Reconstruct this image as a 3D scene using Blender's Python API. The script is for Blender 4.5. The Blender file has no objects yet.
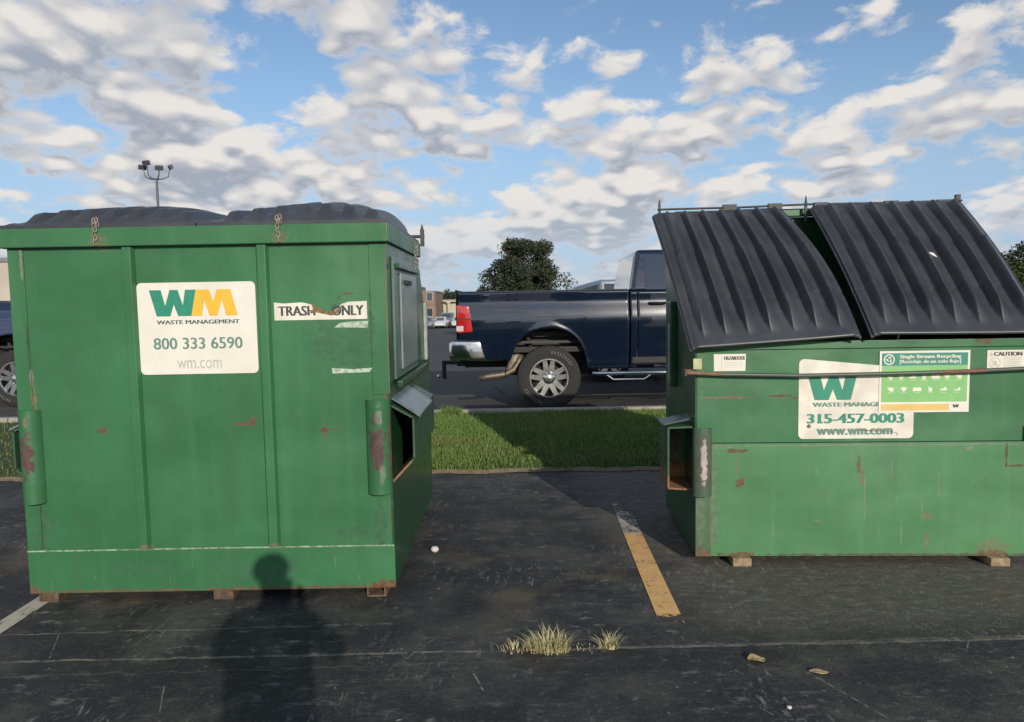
import bpy, bmesh, math, random
import numpy as np
from mathutils import Vector, Matrix
R_ = math.radians
random.seed(7); rng = np.random.default_rng(11)
S = bpy.context.scene
C = S.collection

# ------------------------------------------------------------------ camera, sky, sun, exposure
cd = bpy.data.cameras.new('camera'); cam = bpy.data.objects.new('camera', cd); C.objects.link(cam)
cd.sensor_fit = 'HORIZONTAL'; cd.sensor_width = 36.0; cd.lens = 740/1024*36
cd.clip_start = 0.01; cd.clip_end = 6000
cam.matrix_world = Matrix.Translation((0,0,1.51)) @ Matrix.Rotation(R_(90-4.5),4,'X') @ Matrix.Rotation(R_(-1.0),4,'Z')
S.camera = cam
S.view_settings.view_transform = 'Standard'; S.view_settings.look = 'None'
S.view_settings.exposure = 0.0; S.view_settings.gamma = 1.0; S.view_settings.use_curve_mapping = False
S.render.engine = 'CYCLES'; S.cycles.use_denoising = True
S.cycles.max_bounces = 8; S.cycles.transparent_max_bounces = 8

SUN_AZ, SUN_EL = 17.6, 19.2           # sun behind the camera, to its right
sd = Vector((math.sin(R_(SUN_AZ))*math.cos(R_(SUN_EL)), -math.cos(R_(SUN_AZ))*math.cos(R_(SUN_EL)), math.sin(R_(SUN_EL))))
sl = bpy.data.lights.new('sun','SUN'); sl.energy = 3.3; sl.angle = R_(0.5); sl.color = (1.0,0.91,0.78)
so = bpy.data.objects.new('sun', sl); C.objects.link(so)
so.rotation_euler = (-sd).to_track_quat('-Z','Y').to_euler(); so.location = sd*60

class NT:
    """small helper to write node graphs"""
    def __init__(s, tree): s.t = tree; s.n = tree.nodes; s.l = tree.links
    def new(s, typ, **kw):
        n = s.n.new(typ)
        for k, v in kw.items(): setattr(n, k, v)
        return n
    def put(s, sock, v):
        if v is None: return
        if isinstance(v, bpy.types.NodeSocket): s.l.new(v, sock)
        else:
            if sock.type == 'RGBA' and hasattr(v,'__len__') and len(v)==3: v = (*v,1)
            sock.default_value = v
    def m(s, op, a, b=None, c=None, clamp=False):
        n = s.new('ShaderNodeMath', operation=op, use_clamp=clamp)
        for i, v in enumerate((a,b,c)): s.put(n.inputs[i], v)
        return n.outputs[0]
    def vm(s, op, a, b=None, out=0):
        n = s.new('ShaderNodeVectorMath', operation=op)
        s.put(n.inputs[0], a)
        if b is not None:
            if op == 'SCALE': s.put(n.inputs['Scale'], b)
            else: s.put(n.inputs[1], b)
        return n.outputs['Value'] if op in ('DOT_PRODUCT','LENGTH','DISTANCE') else n.outputs[0]
    def sep(s, v): n = s.new('ShaderNodeSeparateXYZ'); s.put(n.inputs[0], v); return n.outputs
    def comb(s, x=0, y=0, z=0):
        n = s.new('ShaderNodeCombineXYZ')
        for i, v in enumerate((x,y,z)): s.put(n.inputs[i], v)
        return n.outputs[0]
    def noise(s, vec, scale=5, detail=4, rough=.55, lac=2.0, dist=0.0):
        n = s.new('ShaderNodeTexNoise'); s.put(n.inputs['Vector'], vec)
        n.inputs['Scale'].default_value = scale; n.inputs['Detail'].default_value = detail
        n.inputs['Roughness'].default_value = rough; n.inputs['Lacunarity'].default_value = lac
        n.inputs['Distortion'].default_value = dist
        return n.outputs['Fac']
    def voro(s, vec, scale, feature='F1'):
        n = s.new('ShaderNodeTexVoronoi', feature=feature); s.put(n.inputs['Vector'], vec); n.inputs['Scale'].default_value = scale
        return n.outputs['Distance']
    def ss(s, v, a, b):           # smooth step from a (0) to b (1)
        n = s.new('ShaderNodeMapRange', interpolation_type='SMOOTHSTEP'); s.put(n.inputs['Value'], v)
        s.put(n.inputs['From Min'], a); s.put(n.inputs['From Max'], b); return n.outputs['Result']
    def lin(s, v, a, b, c, d):
        n = s.new('ShaderNodeMapRange'); s.put(n.inputs['Value'], v)
        for k, x in zip(('From Min','From Max','To Min','To Max'), (a,b,c,d)): s.put(n.inputs[k], x)
        return n.outputs['Result']
    def mix(s, f, a, b, mode='MIX'):
        n = s.new('ShaderNodeMix', data_type='RGBA', blend_type=mode); n.clamp_factor = True
        s.put(n.inputs[0], f); s.put(n.inputs[6], a); s.put(n.inputs[7], b); return n.outputs[2]
    def map(s, vec, scale=(1,1,1), rot=(0,0,0), loc=(0,0,0)):
        n = s.new('ShaderNodeMapping'); s.put(n.inputs['Vector'], vec)
        n.inputs['Location'].default_value = loc; n.inputs['Rotation'].default_value = rot; n.inputs['Scale'].default_value = scale
        return n.outputs[0]

W = bpy.data.worlds.new('World'); S.world = W; W.use_nodes = True
w = NT(W.node_tree); w.n.clear()
sky = w.new('ShaderNodeTexSky', sky_type='NISHITA'); sky.sun_disc = False
sky.sun_elevation = R_(SUN_EL); sky.sun_rotation = R_(180-SUN_AZ)
sky.air_density = 1.0; sky.dust_density = 0.3; sky.ozone_density = 2.6
bgs = w.new('ShaderNodeBackground'); w.put(bgs.inputs[0], sky.outputs[0]); bgs.inputs[1].default_value = 0.125
dirv = w.new('ShaderNodeTexCoord').outputs['Generated']
dx, dy, dz = w.sep(dirv)
CX, CY = 3.1, 0.6
def smooth_voro(vec, scale):
    n = w.new('ShaderNodeTexVoronoi', feature='SMOOTH_F1', voronoi_dimensions='2D'); w.put(n.inputs['Vector'], vec)
    n.inputs['Scale'].default_value = scale; n.inputs['Smoothness'].default_value = .35
    return n.outputs['Distance']
def cloud_density(lift, fine=True):
    """puffy cells gathered into banks; lift looks a little higher up the sky"""
    z = w.m('ADD', w.m('MAXIMUM', dz, 0.0), 0.26 + lift)
    p = w.comb(w.m('DIVIDE', dx, z), w.m('DIVIDE', dy, z), 0.0)
    p = w.map(p, scale=(1.0,.85,1.0), rot=(0,0,.25), loc=(CX,CY,0.0))
    wv = w.new('ShaderNodeTexNoise'); w.put(wv.inputs['Vector'], p); wv.inputs['Scale'].default_value = 4.5; wv.inputs['Detail'].default_value = 4
    pw = w.vm('ADD', p, w.vm('SCALE', w.vm('SUBTRACT', wv.outputs['Color'], (.5,.5,.5)), .16))
    big = w.noise(p, 1.9, 3, .5)
    c1 = w.m('SUBTRACT', 1.0, smooth_voro(pw, 5.2)); c2 = w.m('SUBTRACT', 1.0, smooth_voro(pw, 12.0))
    d = w.m('ADD', w.m('MULTIPLY', big, 1.0), w.m('ADD', w.m('MULTIPLY', c1, .34), w.m('MULTIPLY', c2, .20)))
    if fine:
        d = w.m('ADD', d, w.m('MULTIPLY', w.m('SUBTRACT', w.noise(pw, 15, 9, .66), .5), .50))
    return d
d0 = cloud_density(0.0); e0 = cloud_density(0.0, False); d1 = cloud_density(0.016, False); d2 = cloud_density(0.040, False)
# more cover to the left and close to the horizon
bias = w.m('ADD', w.m('MULTIPLY', dx, -0.07), w.m('MULTIPLY', w.m('SUBTRACT', 0.25, dz), 0.22))
dens = w.m('ADD', d0, bias)
cover = w.ss(dens, 0.70, 0.87)
slope = w.m('ADD', w.m('SUBTRACT', e0, d1), w.m('MULTIPLY', w.m('SUBTRACT', e0, d2), 0.7))
slope = w.m('ADD', slope, w.m('MULTIPLY', w.m('SUBTRACT', d0, e0), .55))
lit = w.ss(slope, -0.12, 0.24)
thick = w.ss(dens, 0.74, 0.94)
shade = w.m('MULTIPLY', w.m('SUBTRACT', 1.0, lit), w.lin(thick,0,1,0.35,1.0))
ccol = w.mix(shade, (0.87,0.83,0.785), (0.38,0.42,0.50))
ccol = w.mix(w.m('MULTIPLY', w.ss(dz, 0.16, 0.0), .8), ccol, (0.55,0.63,0.73))
bgc = w.new('ShaderNodeBackground'); w.put(bgc.inputs[0], ccol); bgc.inputs[1].default_value = 0.95
# pale blue air low over the horizon, in front of the clear sky
bgh = w.new('ShaderNodeBackground'); bgh.inputs[0].default_value = (.38,.53,.76,1); bgh.inputs[1].default_value = 0.95
mh = w.new('ShaderNodeMixShader'); w.put(mh.inputs[0], w.m('MULTIPLY', w.ss(dz, 0.34, 0.02), .80))
w.l.new(bgs.outputs[0], mh.inputs[1]); w.l.new(bgh.outputs[0], mh.inputs[2])
mx = w.new('ShaderNodeMixShader'); w.put(mx.inputs[0], w.m('MULTIPLY', cover, 0.97))
w.l.new(mh.outputs[0], mx.inputs[1]); w.l.new(bgc.outputs[0], mx.inputs[2])
wo = w.new('ShaderNodeOutputWorld'); w.l.new(mx.outputs[0], wo.inputs[0])

# ------------------------------------------------------------------ materials
def base_mat(name):
    m = bpy.data.materials.new(name); m.use_nodes = True
    t = NT(m.node_tree); b = t.n['Principled BSDF']
    oc = t.new('ShaderNodeTexCoord').outputs['Object']
    return m, t, b, oc
def bump(t, b, h, strength=.3, dist=.01):
    n = t.new('ShaderNodeBump'); n.inputs['Strength'].default_value = strength; n.inputs['Distance'].default_value = dist
    t.put(n.inputs['Height'], h); t.l.new(n.outputs[0], b.inputs['Normal'])
def mat(name, col, rough=.6, metal=0.0, var=.15, scale=6, bmp=0.0, coat=0.0, spec=None):
    m, t, b, oc = base_mat(name)
    f = t.noise(oc, scale, 5, .6)
    lo = tuple(c*(1-var) for c in col); hi = tuple(min(1,c*(1+var)) for c in col)
    t.put(b.inputs['Base Color'], t.mix(t.ss(f,.3,.7), lo, hi))
    t.put(b.inputs['Roughness'], t.lin(f, .3,.7, max(.02,rough*.88), min(1,rough*1.1)))
    b.inputs['Metallic'].default_value = metal
    if coat: b.inputs['Coat Weight'].default_value = coat; b.inputs['Coat Roughness'].default_value = .03; b.inputs['Coat IOR'].default_value = 1.9
    if spec is not None: b.inputs['Specular IOR Level'].default_value = spec
    if bmp: bump(t, b, t.noise(oc, scale*8, 4), bmp, .004)
    return m
RUST = (.15,.070,.040); RUSTL = (.23,.145,.085)
def paint(name, col, blobs=(), flecks=.5, rough=.42, dent=.55, streak=.9, dirt=.4):
    """weathered steel paint; blobs: (x,z,rx,rz,colour,amount) worn or rusty spots with ragged edges"""
    m, t, b, oc = base_mat(name)
    x, y, z = t.sep(oc)
    n1 = t.noise(oc, 1.7, 5, .6); n2 = t.noise(oc, 26, 5, .65)
    c = t.mix(t.ss(n1,.3,.72), tuple(k*.86 for k in col), tuple(k*1.12 for k in col))
    sv = t.noise(t.map(oc, scale=(14,14,.5)), 1.0, 4, .6)
    c = t.mix(t.m('MULTIPLY', t.ss(sv,.52,.75), streak*.5), c, tuple(k*.62+.03 for k in col))
    sv2 = t.noise(t.map(oc, scale=(6,6,.35), loc=(9,0,0)), 1.0, 3, .6)
    c = t.mix(t.m('MULTIPLY', t.ss(sv2,.52,.75), streak*.4), c, tuple(k*1.1+.035 for k in col))
    # fine dull scuffs
    sc = t.noise(t.map(oc, scale=(40,40,5), rot=(0,.4,0)), 1.0, 3, .7)
    c = t.mix(t.m('MULTIPLY', t.ss(sc,.64,.74), .35*dirt), c, (.30,.34,.28))
    dn = t.noise(t.map(oc, loc=(3,1,5)), 4.5, 6, .7)
    c = t.mix(t.m('MULTIPLY', t.ss(dn,.55,.8), dirt*.5), c, (.10,.11,.085))
    fl = t.m('MULTIPLY', t.ss(n2,.70,.76), t.ss(t.noise(oc,3.1,3),.48,.62))
    c = t.mix(t.m('MULTIPLY', fl, flecks), c, RUST)
    chip = t.m('MULTIPLY', t.ss(t.noise(t.map(oc, scale=(38,38,22), loc=(5,2,9)), 1.0, 4, .7), .68, .73), t.ss(t.noise(t.map(oc, loc=(1,8,2)), 2.4, 3), .50, .66))
    c = t.mix(t.m('MULTIPLY', chip, .55*dirt), c, (.34,.36,.29))

    rough_s = t.lin(n1,.3,.7,rough*.85,rough*1.2)
    wn = t.noise(t.map(oc, scale=(18,18,18)), 1.0, 6, .7)
    for (bx,bz,rx,rz,bc,am) in blobs:
        ex = t.m('DIVIDE', t.m('SUBTRACT', x, bx), rx); ez = t.m('DIVIDE', t.m('SUBTRACT', z, bz), rz)
        d = t.m('SQRT', t.m('ADD', t.m('MULTIPLY',ex,ex), t.m('MULTIPLY',ez,ez)))
        d = t.m('ADD', d, t.m('MULTIPLY', t.m('SUBTRACT', t.m('ADD', t.m('MULTIPLY', wn, .55), t.m('MULTIPLY', n2, .45)), .5), 4.6))
        k = t.m('MULTIPLY', t.ss(d, 1.05, .75), am)
        c = t.mix(k, c, t.mix(t.ss(n2,.35,.65), tuple(q*.75 for q in bc), tuple(q*1.2 for q in bc)))
        rough_s = t.m('ADD', rough_s, t.m('MULTIPLY', k, .35))
    t.put(b.inputs['Base Color'], c); t.put(b.inputs['Roughness'], t.m('MINIMUM', rough_s, 1.0))
    h = t.m('ADD', t.m('ADD', t.m('MULTIPLY', t.noise(oc, 1.9, 2, .45), 1.0), t.m('MULTIPLY', t.noise(t.map(oc, loc=(4,4,4)), 6.5, 2, .5), .10)), t.m('MULTIPLY', n2, .02))
    bump(t, b, h, dent, .05)
    return m

GREEN = (.042,.166,.068)
WEAR = (.26,.25,.20)
M = {}
M['green'] = paint('green_paint', GREEN, flecks=.6)
M['front'] = paint('green_front_paint', GREEN, blobs=[
    (-.875,1.75,.008,.10,WEAR,.7),(-.87,1.30,.006,.25,(.05,.075,.05),.8),(-.865,1.18,.008,.06,WEAR,.7),(-.86,1.07,.016,.07,RUSTL,.6),(.855,1.35,.004,.5,(.03,.10,.05),.7),(.935,1.05,.03,.02,RUST,.8),(.94,1.45,.005,.4,RUSTL,.5),(.93,.42,.012,.13,RUST,.55),(-.335,.30,.035,.015,RUSTL,.6),(.33,.30,.03,.012,RUSTL,.5),(.75,.35,.10,.03,(.035,.11,.055),.5),(.87,.36,.03,.14,(.035,.10,.05),.6),(-.86,.40,.05,.12,(.04,.115,.06),.6),
    (-.52,.90,.035,.014,RUST,.8),(.62,.885,.055,.010,(.10,.07,.05),.8),(.60,.87,.012,.04,RUST,.5),(.20,.92,.05,.012,RUST,.75),(.24,.94,.02,.02,RUST,.8),
    (.72,1.36,.16,.16,(.036,.115,.062),.5),(.75,1.57,.03,.008,RUST,.8),
    
    (-.47,1.85,.05,.05,RUSTL,.35),(.43,1.85,.045,.045,RUSTL,.3)], flecks=.35, dirt=.28)
M['band'] = paint('green_lower_band_paint', GREEN, blobs=[(-.94,.07,.06,.05,RUST,.8),(.9,.07,.09,.03,RUST,.9),(.45,.065,.6,.012,RUST,.7),(-.5,.065,.6,.010,RUST,.6),(.2,.17,.3,.05,(.045,.135,.07),.35),(-.35,.18,.2,.04,(.042,.125,.065),.4)], flecks=.8, dirt=.6)
M['guard'] = paint('worn_guard_paint', GREEN, blobs=[(.875,.80,.040,.15,(.10,.055,.055),.95),(-.885,.78,.036,.12,(.11,.055,.055),.95),(.89,.95,.02,.05,WEAR,.6),(-.88,.95,.01,.03,RUSTL,.8),(.90,.66,.02,.05,WEAR,.4),(.94,.8,.012,.22,RUST,.7)], flecks=1.0)
M['shaded_side'] = paint('green_shaded_side_paint', tuple(k*.5 for k in GREEN), flecks=.9, dirt=.7, rough=.30)  # green darkened to put the side's shade into the colour, dirt on top
M['slow'] = paint('green_scuffed_lower_paint', (.072,.222,.092), blobs=[
    (-.76,.655,.07,.012,RUST,.85),(-.74,.47,.026,.038,RUST,.9),(-.755,.55,.006,.09,RUSTL,.5),(-.86,.68,.10,.008,WEAR,.6),(-.2,.683,.5,.005,WEAR,.6),(.52,.683,.4,.005,WEAR,.6),
    (-.94,.10,.05,.05,RUST,.8),(-.885,.35,.03,.32,(.13,.19,.12),.6),(-.73,.056,.12,.014,RUST,.8),(.2,.055,.9,.008,(.10,.07,.05),.8),(.66,.062,.10,.022,RUST,.7),(.66,.10,.09,.05,RUSTL,.4),
    (-.08,.57,.010,.05,RUST,.7),(-.06,.50,.010,.06,RUSTL,.7),(-.045,.38,.004,.15,WEAR,.55),(-.12,.63,.004,.06,WEAR,.5),(.30,.28,.035,.028,RUSTL,.5),(.30,.14,.012,.05,RUSTL,.5),(.16,.17,.004,.09,WEAR,.5),
    (.72,.62,.008,.07,(.10,.06,.04),.8),(.78,.56,.06,.007,(.12,.07,.045),.8),(.84,.60,.008,.06,(.10,.06,.04),.8),(.36,.45,.004,.07,WEAR,.45),(.52,.66,.02,.012,WEAR,.6),(-.3,.25,.03,.004,WEAR,.4),(-.55,.2,.003,.05,WEAR,.45),(.1,.55,.003,.05,WEAR,.45),(.27,.33,.004,.1,WEAR,.4)], flecks=.9, dirt=1.0, rough=.5)
M['supp'] = paint('green_upper_paint', GREEN, blobs=[(-.84,.955,.16,.006,RUSTL,1.0),(-.52,.962,.08,.006,RUST,1.0),(-.42,.95,.05,.004,RUST,.9),(.6,1.27,.07,.03,RUST,.7),(.42,1.10,.2,.012,RUST,.5),(-.95,1.1,.012,.2,(.12,.17,.11),.5)], flecks=.6, dirt=.5)
M['sguard'] = paint('scraped_guard_paint', (.06,.115,.07), blobs=[(-.95,.59,.055,.21,(.095,.085,.065),.7),(-.945,.60,.020,.13,(.46,.41,.38),1.0),(-.90,.6,.008,.2,RUST,.7)], flecks=1.0, dirt=1.0, rough=.5)
M['rust'] = mat('rusty_steel', (.13,.082,.056), .85, 0, .45, 14, .4)
M['rustgreen'] = paint('rusted_pocket_paint', (.045,.11,.06), blobs=[(1.0,.62,.10,.09,(.30,.15,.08),1.0),(-1.07,.46,.12,.075,(.26,.13,.07),1.0),(-1.06,.62,.05,.12,(.09,.05,.035),.8)], flecks=1.0, dirt=.8)
M['skid'] = mat('weathered_skid', (.30,.22,.13), .85, 0, .35, 18, .4)
M['hoodplate'] = mat('dull_dark_plate', (.045,.085,.075), .35, 0, .3, 9, .1)
M['roofplate'] = mat('pale_sky_sheen_plate', (.15,.20,.20), .30, .0, .3, 9, .1)  # sky reflection on the tilted plates put into the pale base colour
M['chain'] = mat('rusty_chain_steel', (.34,.29,.24), .6, .3, .35, 40)
M['rod'] = mat('grey_steel_rod', (.07,.065,.06), .6, .2, .3, 20)
M['bar'] = paint('worn_bar_paint', (.07,.10,.07), blobs=[(-.95,1.1,.12,.3,RUSTL,.9),(.45,1.1,.15,.3,(.25,.10,.07),.8)], flecks=1.0, dirt=1.0, rough=.4)
M['doorgrey'] = mat('grey_green_door', (.10,.17,.14), .33, 0, .18, 5)
M['doorpanel'] = mat('pale_door_panel', (.22,.27,.25), .3, 0, .15, 5)
M['strip'] = mat('pale_side_strip', (.33,.37,.36), .4, 0, .2, 12)
def lid_mat():
    m, t, b, oc = base_mat('black_lid_plastic')
    n = t.noise(oc, 3.0, 6, .65); f = t.noise(oc, 60, 4, .6)
    c = t.mix(t.ss(n,.35,.7), (.038,.042,.049), (.060,.065,.074))
    s = t.noise(t.map(oc, scale=(3,50,50), rot=(0,0,.15)), 1.0, 3, .7)
    c = t.mix(t.m('MULTIPLY', t.ss(s,.66,.74), .5), c, (.13,.13,.13))
    c = t.mix(t.m('MULTIPLY', t.ss(f,.68,.74), .4), c, (.12,.11,.10))
    t.put(b.inputs['Base Color'], c); t.put(b.inputs['Roughness'], t.lin(n,.3,.7,.34,.50)); b.inputs['Specular IOR Level'].default_value = .6
    bump(t, b, t.m('ADD', t.m('MULTIPLY', t.noise(oc,5,2),.4), t.m('MULTIPLY',f,.05)), .12, .03)
    return m
M['lid'] = lid_mat()
M['white'] = mat('white_vinyl', (.80,.77,.68), .45, 0, .05, 4)
M['whiteworn'] = mat('worn_white_vinyl', (.76,.72,.62), .55, 0, .12, 9)
M['torn'] = mat('torn_sticker_paper', (.42,.50,.41), .8, 0, .35, 45)
M['cream'] = mat('cream_sticker', (.55,.55,.30), .6, 0, .2, 30)
M['lgreen'] = mat('green_print', (.03,.26,.17), .5, 0, .08, 10)
M['lyel'] = mat('yellow_print', (.85,.50,.05), .5, 0, .06, 10)
M['lgrey'] = mat('grey_print', (.48,.50,.46), .5, 0, .05, 10)
M['ldark'] = mat('dark_print', (.06,.065,.06), .5, 0, .1, 10)
M['lmark'] = mat('dark_green_print', (.085,.13,.11), .5, 0, .1, 10)
M['lmute'] = mat('muted_green_print', (.14,.27,.21), .5, 0, .08, 10)
M['pgreen'] = mat('light_green_print', (.24,.53,.19), .5, 0, .06, 10)
M['pteal'] = mat('teal_print', (.04,.26,.19), .5, 0, .06, 10)
M['porange'] = mat('pale_orange_print', (.74,.52,.20), .5, 0, .06, 10)
M['residue'] = mat('brown_glue_residue', (.20,.13,.06), .8, 0, .5, 60)
M['navy'] = mat('navy_car_paint', (.0042,.0095,.027), .22, .0, .08, 3, 0, 1.0, .3)
M['blue'] = mat('blue_car_paint', (.02,.035,.085), .25, 0, .08, 3, 0, .8, .3)
M['silver'] = mat('silver_car_paint', (.30,.34,.40), .3, .5, .06, 3, 0, .8)
M['bluegrey'] = mat('blue_grey_car_paint', (.05,.07,.105), .3, .2, .06, 3, 0, .8)
M['whitecar'] = mat('white_car_paint', (.70,.71,.72), .3, 0, .05, 3, 0, .8)
M['greycar'] = mat('grey_car_paint', (.10,.12,.15), .3, .3, .06, 3, 0, .8)
M['tyre'] = mat('tyre_rubber', (.026,.025,.024), .85, 0, .3, 25, .4)
M['tyremark'] = mat('tyre_letter', (.22,.21,.19), .8, 0, .3, 25)
M['chrome'] = mat('chrome', (.72,.72,.72), .10, 1.0, .06, 12)
M['alloy'] = mat('bright_alloy', (.86,.85,.83), .24, 1.0, .06, 12)
M['black'] = mat('black_trim', (.013,.013,.014), .55, 0, .25, 15)
M['under'] = mat('chassis_metal', (.028,.027,.026), .7, .2, .4, 12, .3)
M['pipe'] = mat('tan_exhaust_steel', (.17,.135,.10), .5, .5, .35, 14, .2)
M['redlamp'] = mat('red_lamp_lens', (.50,.018,.022), .12, 0, .2, 12, 0, .8)
M['clearlamp'] = mat('clear_lamp_lens', (.62,.55,.52), .1, 0, .1, 20, 0, .6)
def glass_mat(name, col, rough=.03):
    m, t, b, oc = base_mat(name); n = t.noise(oc, 2.5, 3)
    t.put(b.inputs['Base Color'], t.mix(n, col, tuple(k*1.3 for k in col)))
    b.inputs['Roughness'].default_value = rough; b.inputs['IOR'].default_value = 1.5
    b.inputs['Coat Weight'].default_value = 1.0; b.inputs['Coat Roughness'].default_value = .02; b.inputs['Coat IOR'].default_value = 1.9
    return m
M['glass'] = glass_mat('dark_car_glass', (.014,.018,.022))
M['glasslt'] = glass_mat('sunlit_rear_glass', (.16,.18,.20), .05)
M['concrete'] = mat('kerb_concrete', (.36,.33,.28), .9, 0, .2, 9, .4)
M['bark'] = mat('bark', (.10,.075,.055), .9, 0, .3, 9, .6)
M['soil'] = mat('dry_soil', (.19,.15,.095), .95, 0, .3, 25, .6)
M['polemetal'] = mat('grey_pole_metal', (.12,.12,.135), .5, .5, .15, 4)
M['pebble'] = mat('pale_stone', (.60,.56,.48), .8, 0, .15, 30, .3)
M['deadleaf'] = mat('dry_leaf', (.42,.33,.16), .8, 0, .3, 30)
def leaf_mat(name, a, b_):
    m, t, b, oc = base_mat(name)
    n = t.noise(oc, .9, 3, .6); n2 = t.noise(oc, 9, 2, .5)
    c = t.mix(t.ss(t.m('ADD', t.m('MULTIPLY',n,.55), t.m('MULTIPLY',n2,.45)),.36,.64), a, b_)
    t.put(b.inputs['Base Color'], c); b.inputs['Roughness'].default_value = .6
    b.inputs['Specular IOR Level'].default_value = .25
    return m
M['leaf_dark'] = leaf_mat('dark_leaves', (.030,.040,.024), (.066,.080,.046))
M['leaf_mid'] = leaf_mat('sunlit_leaves', (.040,.062,.018), (.105,.125,.042))
def grass_mat():
    m, t, b, oc = base_mat('grass_blades')
    n = t.noise(oc, .9, 3, .6); n2 = t.noise(oc, 38, 3, .6)
    c = t.mix(t.ss(n2,.35,.65), (.080,.148,.032), (.190,.280,.075))
    c = t.mix(t.m('MULTIPLY', t.ss(n,.5,.75),.6), c, (.21,.20,.075))
    c = t.mix(t.ss(t.noise(oc,70,2),.66,.72), c, (.34,.29,.13))
    t.put(b.inputs['Base Color'], c); b.inputs['Roughness'].default_value = .65; b.inputs['Specular IOR Level'].default_value = .2
    return m
M['grass'] = grass_mat()
M['turf'] = mat('turf_soil', (.045,.065,.020), .95, 0, .4, 30, .6)
M['straw'] = mat('dry_grass_blades', (.56,.50,.27), .75, 0, .3, 60)

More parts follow.
